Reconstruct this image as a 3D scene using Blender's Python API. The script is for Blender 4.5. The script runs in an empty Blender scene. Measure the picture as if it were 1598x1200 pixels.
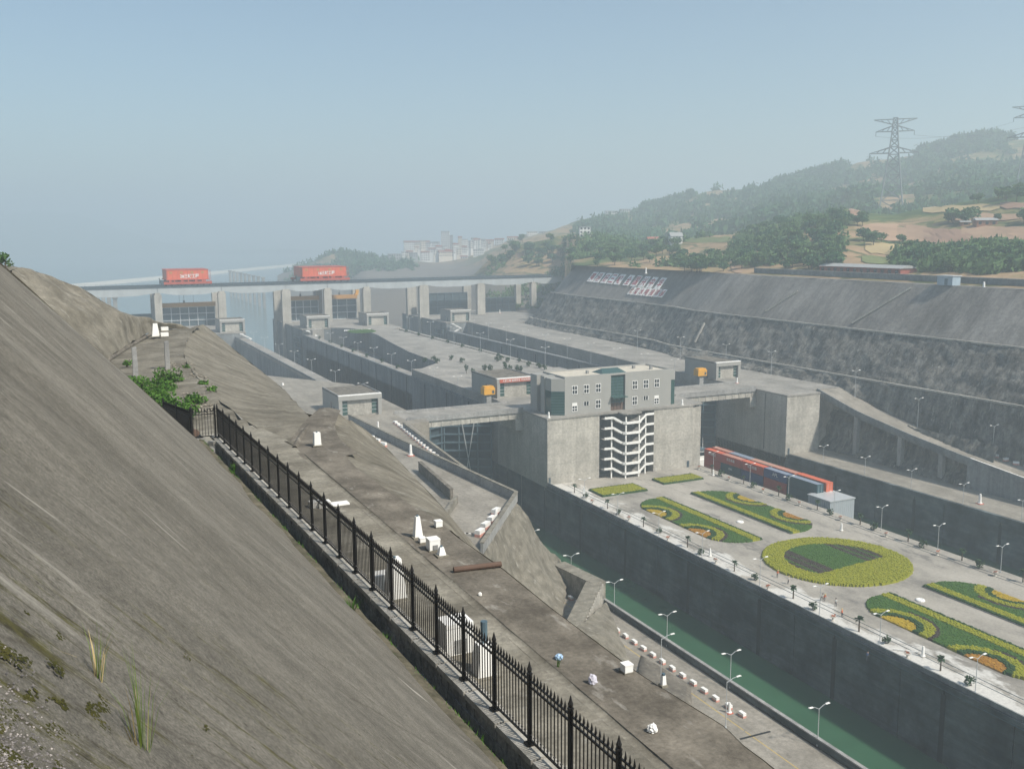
import bpy, bmesh, math, random
import numpy as np
from mathutils import Vector, Matrix, noise
random.seed(7); np.random.seed(7)
R_ = math.radians
sc = bpy.context.scene
COL = sc.collection

# ---------------------------------------------------------------- camera
# world axes: X across the lock (to the right), Y along the lock (upstream), Z up, camera at the origin
F, VP, ROLL = 1500.0, (80.0, 372.0), R_(-0.4)
du = Vector(((VP[0]-799)/F, -(VP[1]-600)/F, -1)).normalized()
a_ = Vector((math.sin(ROLL), math.cos(ROLL), 0)); b_ = Vector((0, 0, 1))
up_ = (a_ - b_*(a_.dot(du)/b_.dot(du))).normalized()
dv = du.cross(up_)
cam_d = bpy.data.cameras.new('camera'); cam = bpy.data.objects.new('camera', cam_d); COL.objects.link(cam)
cam_d.sensor_width = 36; cam_d.lens = 36*F/1598; cam_d.clip_start = 0.05; cam_d.clip_end = 40000
cam.matrix_world = Matrix((dv, du, up_)).to_4x4()
sc.camera = cam

def ray(px, py):
    c = Vector(((px-799)/F, -(py-600)/F, -1))
    return Vector((c.dot(dv), c.dot(du), c.dot(up_)))
def P(px, py, z=None, u=None, v=None):
    r = ray(px, py)
    if z is not None: return r*(z/r.z)
    if u is not None: return r*(u/r.y)
    return r*(v/r.x)

# ---------------------------------------------------------------- sky, sun, exposure
SUN_EL, SUN_AZ = R_(48), R_(150)          # azimuth measured from +Y (upstream) towards +X
w = bpy.data.worlds.new('World'); sc.world = w; w.use_nodes = True
nt = w.node_tree; nt.nodes.clear()
sky = nt.nodes.new('ShaderNodeTexSky'); sky.sky_type = 'NISHITA'; sky.sun_disc = False
sky.sun_elevation = SUN_EL; sky.sun_rotation = SUN_AZ
sky.air_density = 1.0; sky.dust_density = 1.6; sky.ozone_density = 3.0; sky.altitude = 200
bg = nt.nodes.new('ShaderNodeBackground'); bg.inputs[1].default_value = 0.094
wo = nt.nodes.new('ShaderNodeOutputWorld')
tint = nt.nodes.new('ShaderNodeMix'); tint.data_type = 'RGBA'; tint.blend_type = 'MULTIPLY'; tint.inputs[0].default_value = 1.0; tint.inputs[7].default_value = (1.0, 1.06, 0.97, 1)
nt.links.new(sky.outputs[0], tint.inputs[6]); nt.links.new(tint.outputs[2], bg.inputs[0]); nt.links.new(bg.outputs[0], wo.inputs[0])
sd = bpy.data.lights.new('sun', 'SUN'); sd.energy = 4.5; sd.angle = R_(4); sd.color = (1.0, 0.93, 0.82)
sun = bpy.data.objects.new('sun', sd); COL.objects.link(sun)
sdir = Vector((math.sin(SUN_AZ)*math.cos(SUN_EL), math.cos(SUN_AZ)*math.cos(SUN_EL), math.sin(SUN_EL)))
sun.rotation_euler = sdir.to_track_quat('Z', 'Y').to_euler(); sun.location = (0, 0, 60)
sc.view_settings.view_transform = 'Standard'; sc.view_settings.look = 'None'
sc.view_settings.exposure = 0.48; sc.view_settings.gamma = 1.0; sc.view_settings.use_curve_mapping = False
sc.cycles.max_bounces = 6; sc.cycles.volume_bounces = 1

# ---------------------------------------------------------------- materials
MATS = {}
def new_mat(name):
    m = bpy.data.materials.new(name); m.use_nodes = True
    n = m.node_tree; b = n.nodes['Principled BSDF']
    return m, n, b
def N(n, t, **k):
    x = n.nodes.new(t)
    for a, v in k.items(): setattr(x, a, v)
    return x
def pos_noise(n, scale, mapping=(1, 1, 1), detail=6, rough=0.6, objsp=False):
    g = N(n, 'ShaderNodeTexCoord') if objsp else N(n, 'ShaderNodeNewGeometry')
    mp = N(n, 'ShaderNodeMapping'); mp.inputs['Scale'].default_value = mapping
    n.links.new(g.outputs['Object' if objsp else 'Position'], mp.inputs[0])
    t = N(n, 'ShaderNodeTexNoise'); t.inputs['Scale'].default_value = scale
    t.inputs['Detail'].default_value = detail; t.inputs['Roughness'].default_value = rough
    n.links.new(mp.outputs[0], t.inputs['Vector'])
    return t
def ramp(n, src, stops):
    r = N(n, 'ShaderNodeValToRGB'); e = r.color_ramp.elements
    while len(e) < len(stops): e.new(0.5)
    for i, (p, c) in enumerate(stops):
        e[i].position = p; e[i].color = (*c, 1) if len(c) == 3 else c
    n.links.new(src, r.inputs[0]); return r
def mixc(n, fac, a, b, mode='MIX'):
    m = N(n, 'ShaderNodeMix', data_type='RGBA', blend_type=mode)
    if isinstance(fac, (int, float)): m.inputs[0].default_value = fac
    else: n.links.new(fac, m.inputs[0])
    for i, s in ((6, a), (7, b)):
        if isinstance(s, tuple): m.inputs[i].default_value = (*s, 1)
        else: n.links.new(s, m.inputs[i])
    return m.outputs[2]
def g3(x): return (x, x, x)
def bump(n, b, src, strength, dist=0.05):
    bp = N(n, 'ShaderNodeBump'); bp.inputs['Strength'].default_value = strength; bp.inputs['Distance'].default_value = dist
    n.links.new(src, bp.inputs['Height']); n.links.new(bp.outputs[0], b.inputs['Normal'])

def weathered(name, c1, c2, big=0.05, streak=(0.5, 0.5, 0.03), streak_amt=0.5, fine=2.0, rough=0.9, bmp=0.3, bdist=0.05, white=0.0, dark=0.35):
    """concrete / rock: large patches, streaks along one direction, fine grain, pale lime runs"""
    if name in MATS: return MATS[name]
    m, n, b = new_mat(name); b.inputs['Roughness'].default_value = rough; b.inputs['Specular IOR Level'].default_value = 0.25
    p1 = pos_noise(n, big, detail=8); r1 = ramp(n, p1.outputs[0], [(0.36, c1), (0.64, c2)])
    st = pos_noise(n, 1.0, streak, detail=8, rough=0.7); r2 = ramp(n, st.outputs[0], [(0.34, g3(1-dark*1.2)), (0.6, g3(1.1))])
    c = mixc(n, streak_amt, r1.outputs[0], r2.outputs[0], 'MULTIPLY')
    f = pos_noise(n, fine, detail=10, rough=0.75); r3 = ramp(n, f.outputs[0], [(0.32, g3(0.58)), (0.68, g3(1.3))])
    c = mixc(n, 0.8, c, r3.outputs[0], 'MULTIPLY')
    if white:
        s2 = pos_noise(n, 1.7, (streak[0]*1.3, streak[1]*1.3, streak[2]*1.3), detail=5)
        r4 = ramp(n, s2.outputs[0], [(0.60, g3(0)), (0.70, g3(1))])
        k = N(n, 'ShaderNodeMath', operation='MULTIPLY'); n.links.new(r4.outputs[0], k.inputs[0]); k.inputs[1].default_value = white
        c = mixc(n, k.outputs[0], c, (0.55, 0.53, 0.48))
    n.links.new(c, b.inputs['Base Color'])
    bump(n, b, f.outputs[0], bmp, bdist)
    MATS[name] = m; return m

def paint(name, col, rough=0.55, metal=0.0, dirt=0.25, scale=0.8, spec=0.4):
    if name in MATS: return MATS[name]
    m, n, b = new_mat(name); b.inputs['Roughness'].default_value = rough; b.inputs['Metallic'].default_value = metal
    b.inputs['Specular IOR Level'].default_value = spec
    t = pos_noise(n, scale, (1, 1, 0.35), detail=7, rough=0.7)
    r = ramp(n, t.outputs[0], [(0.3, tuple(x*(1-dirt) for x in col)), (0.65, col)])
    n.links.new(r.outputs[0], b.inputs['Base Color'])
    MATS[name] = m; return m

def leafy(name, c1, c2, c3, scale=0.6):
    if name in MATS: return MATS[name]
    m, n, b = new_mat(name); b.inputs['Roughness'].default_value = 0.75; b.inputs['Specular IOR Level'].default_value = 0.2
    t = pos_noise(n, scale, detail=6, rough=0.8)
    r = ramp(n, t.outputs[0], [(0.3, c1), (0.5, c2), (0.7, c3)])
    n.links.new(r.outputs[0], b.inputs['Base Color'])
    tr = N(n, 'ShaderNodeBsdfTranslucent'); n.links.new(r.outputs[0], tr.inputs[0])
    mx = N(n, 'ShaderNodeMixShader'); mx.inputs[0].default_value = 0.25
    out = n.nodes['Material Output']
    n.links.new(b.outputs[0], mx.inputs[1]); n.links.new(tr.outputs[0], mx.inputs[2]); n.links.new(mx.outputs[0], out.inputs[0])
    MATS[name] = m; return m

def glass_mat(name, col, rough=0.08):
    if name in MATS: return MATS[name]
    m, n, b = new_mat(name); b.inputs['Base Color'].default_value = (*col, 1); b.inputs['Roughness'].default_value = rough
    b.inputs['Specular IOR Level'].default_value = 0.6
    MATS[name] = m; return m

M_pier = weathered('pale concrete', (0.33, 0.312, 0.275), (0.46, 0.435, 0.385), 0.12, (0.6, 0.6, 0.03), 0.45, 1.5, bmp=0.15)
M_pier2 = weathered('grey concrete', (0.24, 0.24, 0.235), (0.33, 0.325, 0.31), 0.12, (0.6, 0.6, 0.03), 0.5, 1.5, bmp=0.15)
M_deck = weathered('deck concrete', (0.215, 0.205, 0.185), (0.33, 0.31, 0.28), 0.09, (0.35, 0.08, 0.3), 0.4, 1.2, bmp=0.1)
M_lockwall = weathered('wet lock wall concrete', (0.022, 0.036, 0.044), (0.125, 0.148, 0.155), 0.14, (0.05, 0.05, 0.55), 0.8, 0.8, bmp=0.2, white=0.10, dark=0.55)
M_upwall = weathered('lock wall concrete', (0.14, 0.155, 0.165), (0.235, 0.248, 0.252), 0.06, (0.4, 0.4, 0.02), 0.7, 1.0, bmp=0.2, dark=0.45)
M_joint = paint('dark joint', (0.012, 0.016, 0.02), 0.9, dirt=0.4)  # near-black tone for joints, slots and the backing between blocks
M_slope = weathered('shotcrete slope', (0.215, 0.19, 0.15), (0.30, 0.27, 0.215), 0.35, (0.12, 1.1, 0.12), 0.75, 9.0, bmp=0.5, bdist=0.02, white=0.5, dark=0.42)
M_slope2 = weathered('shotcrete slope far', (0.125, 0.112, 0.086), (0.225, 0.205, 0.165), 0.45, (0.2, 0.6, 0.2), 0.35, 3.4, bmp=0.8, bdist=0.1, white=0.3, dark=0.5)
M_berm = weathered('berm concrete', (0.165, 0.15, 0.12), (0.275, 0.255, 0.21), 0.5, (0.5, 0.9, 0.5), 0.8, 7.0, bmp=0.4, bdist=0.03, white=0.25)
M_berm2 = weathered('dark berm concrete', (0.105, 0.092, 0.074), (0.20, 0.178, 0.145), 0.6, (0.8, 0.3, 0.5), 0.85, 7.0, bmp=0.4, bdist=0.03, white=0.3)
M_rock = weathered('rock face', (0.10, 0.096, 0.088), (0.285, 0.268, 0.238), 0.22, (0.35, 0.5, 0.09), 0.9, 0.9, bmp=1.0, bdist=0.8, white=0.5, dark=0.65)
M_rslope = weathered('sprayed concrete slope', (0.165, 0.152, 0.138), (0.26, 0.242, 0.222), 0.04, (0.06, 0.3, 0.06), 0.6, 0.8, bmp=0.6, bdist=0.3, white=0.1, dark=0.5)
M_road = weathered('road concrete', (0.22, 0.20, 0.168), (0.31, 0.285, 0.245), 0.12, (0.5, 0.06, 0.3), 0.5, 1.5, bmp=0.1)
M_stone = weathered('masonry', (0.20, 0.198, 0.19), (0.38, 0.37, 0.35), 1.2, (2, 2, 2), 0.6, 8.0, bmp=0.8, bdist=0.03)
M_coping = weathered('coping stone', (0.30, 0.285, 0.25), (0.42, 0.40, 0.36), 1.0, (2, 2, 2), 0.4, 9.0, bmp=0.3, bdist=0.02)
M_white = paint('white paint', (0.80, 0.79, 0.76), 0.6, dirt=0.12)
M_redpaint = paint('red paint', (0.55, 0.12, 0.07), 0.6)
M_black = paint('black iron', (0.018, 0.017, 0.017), 0.45, 0.3, dirt=0.3, scale=4)
M_orange = paint('orange red crane paint', (0.66, 0.125, 0.05), 0.5)
M_orange2 = paint('darker crane red', (0.42, 0.075, 0.04), 0.55)
M_yellow = paint('yellow machine paint', (0.72, 0.36, 0.03), 0.5)
M_ochre = paint('ochre beam', (0.46, 0.24, 0.06), 0.6)
M_steel = paint('blue grey steel', (0.10, 0.155, 0.19), 0.55, 0.2)
M_steel2 = paint('dark gate steel', (0.055, 0.085, 0.105), 0.6, 0.2)
M_galv = paint('galvanised steel', (0.55, 0.57, 0.58), 0.45, 0.3, dirt=0.15)
M_girder = paint('pale girder', (0.40, 0.43, 0.44), 0.6, dirt=0.2, scale=0.2)
M_glass = glass_mat('green glass', (0.03, 0.075, 0.068))
M_glassd = glass_mat('dark glass', (0.015, 0.02, 0.025))
M_wall_b = paint('grey render', (0.31, 0.305, 0.285), 0.8, dirt=0.12, scale=0.3)
M_roof_b = paint('cream roof', (0.56, 0.51, 0.42), 0.85, dirt=0.25, scale=0.4)
M_pipe = paint('rusty pipe', (0.12, 0.075, 0.055), 0.8)
M_soil = weathered('soil', (0.13, 0.10, 0.06), (0.26, 0.21, 0.14), 0.5, (1, 1, 1), 0.5, 4.0, bmp=0.8, bdist=0.05)
M_skin = paint('skin', (0.45, 0.27, 0.18), 0.7)
M_leafA = leafy('hill leaves dark', (0.026, 0.076, 0.034), (0.054, 0.13, 0.055), (0.09, 0.18, 0.072), 0.35)
M_leafB = leafy('hill leaves mid', (0.045, 0.10, 0.034), (0.09, 0.165, 0.058), (0.14, 0.22, 0.08), 0.35)
M_leafC = leafy('shrub leaves', (0.03, 0.08, 0.012), (0.07, 0.16, 0.022), (0.13, 0.24, 0.04), 1.5)
M_leafD = leafy('planter leaves', (0.012, 0.035, 0.014), (0.028, 0.065, 0.025), (0.05, 0.10, 0.035), 1.2)
M_straw = paint('dry grass', (0.42, 0.33, 0.16), 0.8)
M_grass = leafy('grass blades', (0.06, 0.12, 0.015), (0.12, 0.19, 0.03), (0.22, 0.26, 0.06), 5)
M_moss = leafy('moss', (0.022, 0.024, 0.008), (0.05, 0.05, 0.012), (0.095, 0.085, 0.022), 8)
M_bark = paint('bark', (0.09, 0.065, 0.045), 0.9)

# ---------------------------------------------------------------- helpers
class MB:
    def __init__(s): s.v = []; s.f = []; s.m = []
    def add(s, vs, fs, mi=0):
        o = len(s.v); s.v += [tuple(p) for p in vs]; s.f += [tuple(i+o for i in f) for f in fs]; s.m += [mi]*len(fs); return s
    def box(s, x0, x1, y0, y1, z0, z1, mi=0):
        return s.add([(x0,y0,z0),(x1,y0,z0),(x1,y1,z0),(x0,y1,z0),(x0,y0,z1),(x1,y0,z1),(x1,y1,z1),(x0,y1,z1)],
                     [(3,2,1,0),(4,5,6,7),(0,1,5,4),(1,2,6,5),(2,3,7,6),(3,0,4,7)], mi)
    def prism(s, poly, z0, z1, mi=0):
        n = len(poly); ar = sum(poly[i][0]*poly[(i+1)%n][1]-poly[(i+1)%n][0]*poly[i][1] for i in range(n))
        if ar < 0: poly = poly[::-1]
        vs = [(p[0], p[1], z0) for p in poly]+[(p[0], p[1], z1 if len(p) < 3 else p[2]) for p in poly]
        fs = [tuple(range(n-1, -1, -1)), tuple(range(n, 2*n))]+[(i, (i+1)%n, n+(i+1)%n, n+i) for i in range(n)]
        return s.add(vs, fs, mi)
    def bar(s, a, b, wd, ht=None, mi=0, n=4):
        """beam between two points: n-sided section"""
        a = Vector(a); b = Vector(b); d = (b-a).normalized(); ht = ht or wd
        r = d.cross(Vector((0, 0, 1)))
        if r.length < 1e-4: r = Vector((1, 0, 0))
        r.normalize(); q = r.cross(d)
        if n == 4: sec = [(-.5, -.5), (.5, -.5), (.5, .5), (-.5, .5)]
        else: sec = [(.5*math.cos(2*math.pi*i/n), .5*math.sin(2*math.pi*i/n)) for i in range(n)]
        vs = [p+r*(x*wd)+q*(y*ht) for p in (a, b) for x, y in sec]
        fs = [tuple(range(n))[::-1], tuple(range(n, 2*n))]+[(i, (i+1)%n, n+(i+1)%n, n+i) for i in range(n)]
        fs = [f[::-1] for f in fs]
        return s.add(vs, fs, mi)
    def cone(s, c, prof, n=8, mi=0):
        """lathe about the vertical through c: prof = [(radius, z), ...]"""
        vs = []; fs = []
        for r, z in prof:
            vs += [(c[0]+r*math.cos(2*math.pi*i/n), c[1]+r*math.sin(2*math.pi*i/n), c[2]+z) for i in range(n)]
        for k in range(len(prof)-1):
            fs += [(k*n+i, k*n+(i+1)%n, (k+1)*n+(i+1)%n, (k+1)*n+i) for i in range(n)]
        fs += [tuple(range(n))[::-1], tuple(range((len(prof)-1)*n, len(prof)*n))]
        return s.add(vs, fs, mi)
    def mesh(s, name, mats):
        me = bpy.data.meshes.new(name); me.from_pydata(s.v, [], s.f)
        if not isinstance(mats, (list, tuple)): mats = [mats]
        for m in mats: me.materials.append(m)
        if len(mats) > 1: me.polygons.foreach_set('material_index', s.m)
        me.update(); return me
    def build(s, name, mats, parent=None, smooth=False):
        me = s.mesh(name, mats)
        if smooth: me.polygons.foreach_set('use_smooth', [True]*len(me.polygons))
        return link(name, me, parent)
def link(name, me, parent=None, loc=None):
    o = bpy.data.objects.new(name, me); COL.objects.link(o)
    if parent is not None:
        o.parent = parent
        if loc is None: o.matrix_parent_inverse = parent_mw(parent).inverted()
    if loc is not None: o.location = loc
    return o
def parent_mw(p):
    m = Matrix.LocRotScale(p.location, p.rotation_euler, p.scale)
    return m if p.parent is None else parent_mw(p.parent) @ p.matrix_parent_inverse @ m
def tag(o, label, cat, group=None):
    o['label'] = label; o['category'] = cat
    if group: o['group'] = group
    return o
def structure(o): o['kind'] = 'structure'; return o
def stuff(o): o['kind'] = 'stuff'; return o
def empty(name, loc, rz=0):
    o = bpy.data.objects.new(name, None); COL.objects.link(o); o.location = loc; o.rotation_euler = (0, 0, rz); o.empty_display_size = 0.5; return o
def kids(o): return [c for c in ALLKIDS.get(o.name, [])]
def copy_tree(o, loc, rz=0.0, scale=1.0):
    c = o.copy(); COL.objects.link(c); c.location = loc; c.rotation_euler = (0, 0, rz); c.scale = (scale,)*3
    for ch in list(o.children):
        k = ch.copy(); COL.objects.link(k); k.parent = c
        for g in list(ch.children):
            q = g.copy(); COL.objects.link(q); q.parent = k
    return c
ORD = ['first', 'second', 'third', 'fourth', 'fifth', 'sixth', 'seventh', 'eighth', 'ninth', 'tenth', 'eleventh', 'twelfth', 'thirteenth', 'fourteenth', 'fifteenth', 'sixteenth', 'seventeenth', 'eighteenth', 'nineteenth', 'twentieth', 'twenty-first', 'twenty-second', 'twenty-third', 'twenty-fourth', 'twenty-fifth', 'twenty-sixth']

def loft(name, rows, mat, nu=6, nv=6, amp=0.0, freq=0.3, parent=None, smooth=True, amp2=0.0):
    """surface through a net of control points, subdivided and roughened"""
    A = np.array([[tuple(p) for p in r] for r in rows], float)
    def sub(A, k, axis):
        A = np.moveaxis(A, axis, 0); n = A.shape[0]
        t = np.linspace(0, n-1, (n-1)*k+1); i = np.minimum(t.astype(int), n-2); fr = (t-i)[:, None, None]
        p0 = A[np.maximum(i-1, 0)]; p1 = A[i]; p2 = A[i+1]; p3 = A[np.minimum(i+2, n-1)]
        lin = p1*(1-fr)+p2*fr
        cr = 0.5*((2*p1)+(-p0+p2)*fr+(2*p0-5*p1+4*p2-p3)*fr**2+(-p0+3*p1-3*p2+p3)*fr**3)
        return np.moveaxis(0.5*lin+0.5*cr, 0, axis)
    A = sub(sub(A, nu, 0), nv, 1)
    h, wd = A.shape[:2]
    V = A.reshape(-1, 3)
    if amp or amp2:
        for k in range(len(V)):
            q = Vector(V[k])
            V[k] += np.array(noise.noise_vector(q*freq))*amp + np.array(noise.noise_vector(q*freq*4))*amp2
    fs = [(i*wd+j, i*wd+j+1, (i+1)*wd+j+1, (i+1)*wd+j) for i in range(h-1) for j in range(wd-1)]
    me = bpy.data.meshes.new(name); me.from_pydata(V.tolist(), [], fs); me.materials.append(mat)
    if smooth: me.polygons.foreach_set('use_smooth', [True]*len(me.polygons))
    me.update(); return link(name, me, parent)

_txt = {}
def text_mesh(body, size, mat, name='lettering', squash=1.0, bold=0.0):
    """text as a mesh lying in its own XY plane, centred"""
    cu = bpy.data.curves.new('t', 'FONT'); cu.body = body; cu.size = size; cu.align_x = 'CENTER'; cu.align_y = 'CENTER'; cu.extrude = 0.02; cu.offset = bold
    ob = bpy.data.objects.new('t', cu); COL.objects.link(ob)
    dg = bpy.context.evaluated_depsgraph_get()
    me = bpy.data.meshes.new_from_object(ob.evaluated_get(dg)); me.name = name
    bpy.data.objects.remove(ob); bpy.data.curves.remove(cu)
    me.materials.clear(); me.materials.append(mat)
    if squash != 1.0:
        for v in me.vertices: v.co.x *= squash
    return me
def text_on(body, size, mat, parent, origin, xdir, ydir, name='lettering', squash=1.0, bold=0.0):
    me = text_mesh(body, size, mat, name, squash, bold)
    x = Vector(xdir).normalized(); y = Vector(ydir).normalized(); z = x.cross(y)
    M = Matrix((x, y, z)).transposed().to_4x4(); M.translation = Vector(origin)+z*0.03
    me.transform(M); return link(name, me, parent)
HAZE = 0.0007
# ================================================================ THE SETTING
ZL, ZU = -75.0, -54.4                    # lower platform level, upper deck level
VL0, VL1, VR0, VR1 = 97.5, 130.5, 187.5, 222.0   # chamber edges across the lock
UP = 251.5                               # downstream face of the middle head
BOT = -112.0
# ground sheet and water
mb = MB(); mb.add([(-16000, -3000, -113), (16000, -3000, -113), (16000, 20000, -113), (-16000, 20000, -113)], [(0, 1, 2, 3)])
structure(mb.build('ground', M_soil))
def water_mat(name, col, rough, wave):
    m, n, b = new_mat(name); b.inputs['Roughness'].default_value = rough
    t0 = pos_noise(n, 0.05, detail=3); r = ramp(n, t0.outputs[0], [(0.3, tuple(c*0.85 for c in col)), (0.7, tuple(c*1.12 for c in col))])
    n.links.new(r.outputs[0], b.inputs['Base Color'])
    t = pos_noise(n, wave, detail=4); bump(n, b, t.outputs[0], 0.25, 0.08); return m
M_water1 = water_mat('green canal water', (0.035, 0.10, 0.055), 0.22, 0.6)
M_water2 = water_mat('reservoir water', (0.10, 0.15, 0.15), 0.2, 0.3)
structure(MB().add([(VL0-2, 20, -89.3), (VL1+2, 20, -89.3), (VL1+2, 300, -89.3), (VL0-2, 300, -89.3)], [(0, 1, 2, 3)]).build('canal_water', M_water1))
structure(MB().add([(VR0-2, 20, -87.3), (VR1+2, 20, -87.3), (VR1+2, 300, -87.3), (VR0-2, 300, -87.3)], [(0, 1, 2, 3)]).build('canal_water', M_water1))
structure(MB().add([(-9000, 560, -86), (9000, 560, -86), (9000, 12000, -86), (-9000, 12000, -86)], [(0, 1, 2, 3)]).build('reservoir_water', M_water2))

# ---- left foreground slope
TAN1 = 1.1
def fence_v(u): return 9.17-0.0289*u
def toe_v(u): return fence_v(u)-1.05
rows = []
for u in np.linspace(-4, 53.7, 30):
    rows.append([(toe_v(u)-d, u, -11.0+d*TAN1) for d in (0, 0.25, 2, 4, 6, 8, 10, 13, 17)])
def slope_mat():
    m, n, b = new_mat('near slope'); b.inputs['Roughness'].default_value = 0.95; b.inputs['Specular IOR Level'].default_value = 0.15
    p1 = pos_noise(n, 0.35, (0.5, 1, 0.5), detail=8, rough=.65); c = ramp(n, p1.outputs[0], [(0.34, (0.142, 0.131, 0.110)), (0.66, (0.208, 0.193, 0.164))]).outputs[0]
    st = pos_noise(n, 1.0, (0.16, 1.1, 0.16), detail=7, rough=0.6); c = mixc(n, 0.38, c, ramp(n, st.outputs[0], [(0.36, g3(0.62)), (0.6, g3(1.12))]).outputs[0], 'MULTIPLY')
    md = pos_noise(n, 1.6, detail=8, rough=.75); c = mixc(n, .7, c, ramp(n, md.outputs[0], [(.34, g3(.68)), (.66, g3(1.2))]).outputs[0], 'MULTIPLY')
    f = pos_noise(n, 9, detail=10, rough=0.85); c = mixc(n, 0.9, c, ramp(n, f.outputs[0], [(0.33, g3(0.55)), (0.67, g3(1.32))]).outputs[0], 'MULTIPLY')
    f2 = pos_noise(n, 42, detail=5, rough=0.8); c = mixc(n, 0.8, c, ramp(n, f2.outputs[0], [(0.35, g3(0.5)), (0.65, g3(1.4))]).outputs[0], 'MULTIPLY')
    # scattered dark pits where aggregate fell out, and pale lime dribbles in short bursts
    pit = N(n, 'ShaderNodeTexVoronoi'); pit.inputs['Scale'].default_value = 7.0; gq = N(n, 'ShaderNodeNewGeometry'); n.links.new(gq.outputs['Position'], pit.inputs['Vector'])
    pg = pos_noise(n, 1.3, detail=3); pm = N(n, 'ShaderNodeMath', operation='MULTIPLY'); n.links.new(ramp(n, pit.outputs['Distance'], [(0.10, g3(1)), (0.16, g3(0))]).outputs[0], pm.inputs[0]); n.links.new(ramp(n, pg.outputs[0], [(0.5, g3(0)), (0.6, g3(0.8))]).outputs[0], pm.inputs[1])
    c = mixc(n, pm.outputs[0], c, (0.05, 0.045, 0.035))
    ws = pos_noise(n, 1.0, (0.28, 3.2, 0.28), detail=6, rough=0.6); wr = ramp(n, ws.outputs[0], [(0.60, g3(0)), (0.68, g3(0.85))])
    gate = pos_noise(n, 0.30, detail=2); gr = ramp(n, gate.outputs[0], [(0.5, g3(0)), (0.6, g3(1))])
    k = N(n, 'ShaderNodeMath', operation='MULTIPLY'); n.links.new(wr.outputs[0], k.inputs[0]); n.links.new(gr.outputs[0], k.inputs[1])
    c = mixc(n, k.outputs[0], c, (0.40, 0.375, 0.33))
    # moss in dark broken streaks, thicker high up near the viewer's left
    ms = pos_noise(n, 1.0, (0.5, 3.6, 0.5), detail=10, rough=0.85)
    g = N(n, 'ShaderNodeNewGeometry'); sp = N(n, 'ShaderNodeSeparateXYZ'); n.links.new(g.outputs['Position'], sp.inputs[0])
    mr = N(n, 'ShaderNodeMapRange'); mr.inputs[1].default_value = 14.0; mr.inputs[2].default_value = 4.0; mr.inputs[3].default_value = -0.03; mr.inputs[4].default_value = 0.10
    n.links.new(sp.outputs['Y'], mr.inputs[0])
    ad = N(n, 'ShaderNodeMath', operation='ADD'); n.links.new(ms.outputs[0], ad.inputs[0]); n.links.new(mr.outputs[0], ad.inputs[1])
    mrmp = ramp(n, ad.outputs[0], [(0.60, g3(0)), (0.67, g3(0.9))])
    mc = pos_noise(n, 9, detail=4); mcol = ramp(n, mc.outputs[0], [(0.35, (0.035, 0.03, 0.016)), (0.6, (0.085, 0.08, 0.02))])
    c = mixc(n, mrmp.outputs[0], c, mcol.outputs[0])
    # cracks between pours, wandering lines
    wv = N(n, 'ShaderNodeTexVoronoi', feature='DISTANCE_TO_EDGE'); wv.inputs['Scale'].default_value = 0.085
    mp = N(n, 'ShaderNodeMapping'); mp.inputs['Scale'].default_value = (0.5, 1.6, 0.5)
    wb = pos_noise(n, 0.7, detail=3); vm = N(n, 'ShaderNodeVectorMath', operation='ADD'); n.links.new(g.outputs['Position'], vm.inputs[0]); n.links.new(wb.outputs['Color'], vm.inputs[1])
    n.links.new(vm.outputs[0], mp.inputs[0]); n.links.new(mp.outputs[0], wv.inputs['Vector'])
    cr = ramp(n, wv.outputs['Distance'], [(0.0, g3(0.45)), (0.0008, g3(0))])
    c = mixc(n, cr.outputs[0], c, (0.05, 0.042, 0.03))
    n.links.new(c, b.inputs['Base Color']); bump(n, b, f.outputs[0], 0.7, 0.03); return m
o = loft('slope', rows, slope_mat(), 3, 4, 0.10, 0.25, amp2=0.03); structure(o)
# ridge behind the slope's far edge
structure(loft('slope', [[(toe_v(53.7)-d, 53.6, -11+d*TAN1) for d in (0, 4, 8, 12, 17)], [(toe_v(53.7)-d-9, 58+d*0.4, -12.5) for d in (0, 4, 8, 12, 17)]], M_slope2, 3, 2, 0.1))
# soil strip, ditch
def strip(name, mat, offs, us, amp=0.0):
    return loft(name, [[(fence_v(u)+dx, u, z) for dx, z in offs] for u in us], mat, 2, 2, amp, 1.2)
us = np.linspace(4, 54, 26)
M_verge = weathered('verge earth', (0.075, 0.07, 0.045), (0.16, 0.14, 0.10), 1.2, (1, 1, 1), .5, 6.0, bmp=.8)
structure(strip('verge', M_verge, [(-1.30, -10.93), (-1.05, -10.94), (-0.85, -11.02)], us, 0.05))
structure(strip('ditch', M_verge, [(-0.86, -11.02), (-0.82, -12.3), (-0.2, -12.35)], us, 0.04))

# ---- bench in front of the fence, its rounded shoulder, the slopes below it
ZB = -11.7
def cP(px, py, z): return tuple(P(px, py, z))
edge_pts = [(1290, 1290), (1210, 1200), (1160, 1162), (1129, 1132), (1074, 1098), (1000, 1052), (930, 1000), (860, 948), (785, 887), (748, 861), (715, 838), (683, 812), (608, 766), (555, 728), (533, 702)]
edge = [cP(x, y, ZB) for x, y in edge_pts]
edge = [(edge[0][0], 4.0, ZB)]+edge
inner, mid1, mid2, outer = [], [], [], []
for p in edge:
    u = p[1]; gv = 11.45+0.0*u
    inner.append((fence_v(u)+0.18, u, ZB+0.03)); mid1.append((gv-0.16, u, ZB+0.02)); mid2.append((gv+0.16, u, ZB-0.0)); outer.append((p[0], u, ZB-0.02))
structure(loft('bench', [[a, tuple(0.5*(np.array(a)+np.array(b))), b] for a, b in zip(inner, mid1)], M_berm, 3, 3, 0.015, 0.6))
structure(loft('bench', [[a, tuple(0.5*(np.array(a)+np.array(b))), b] for a, b in zip(mid2, outer)], M_berm2, 3, 3, 0.015, 0.6))
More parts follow.
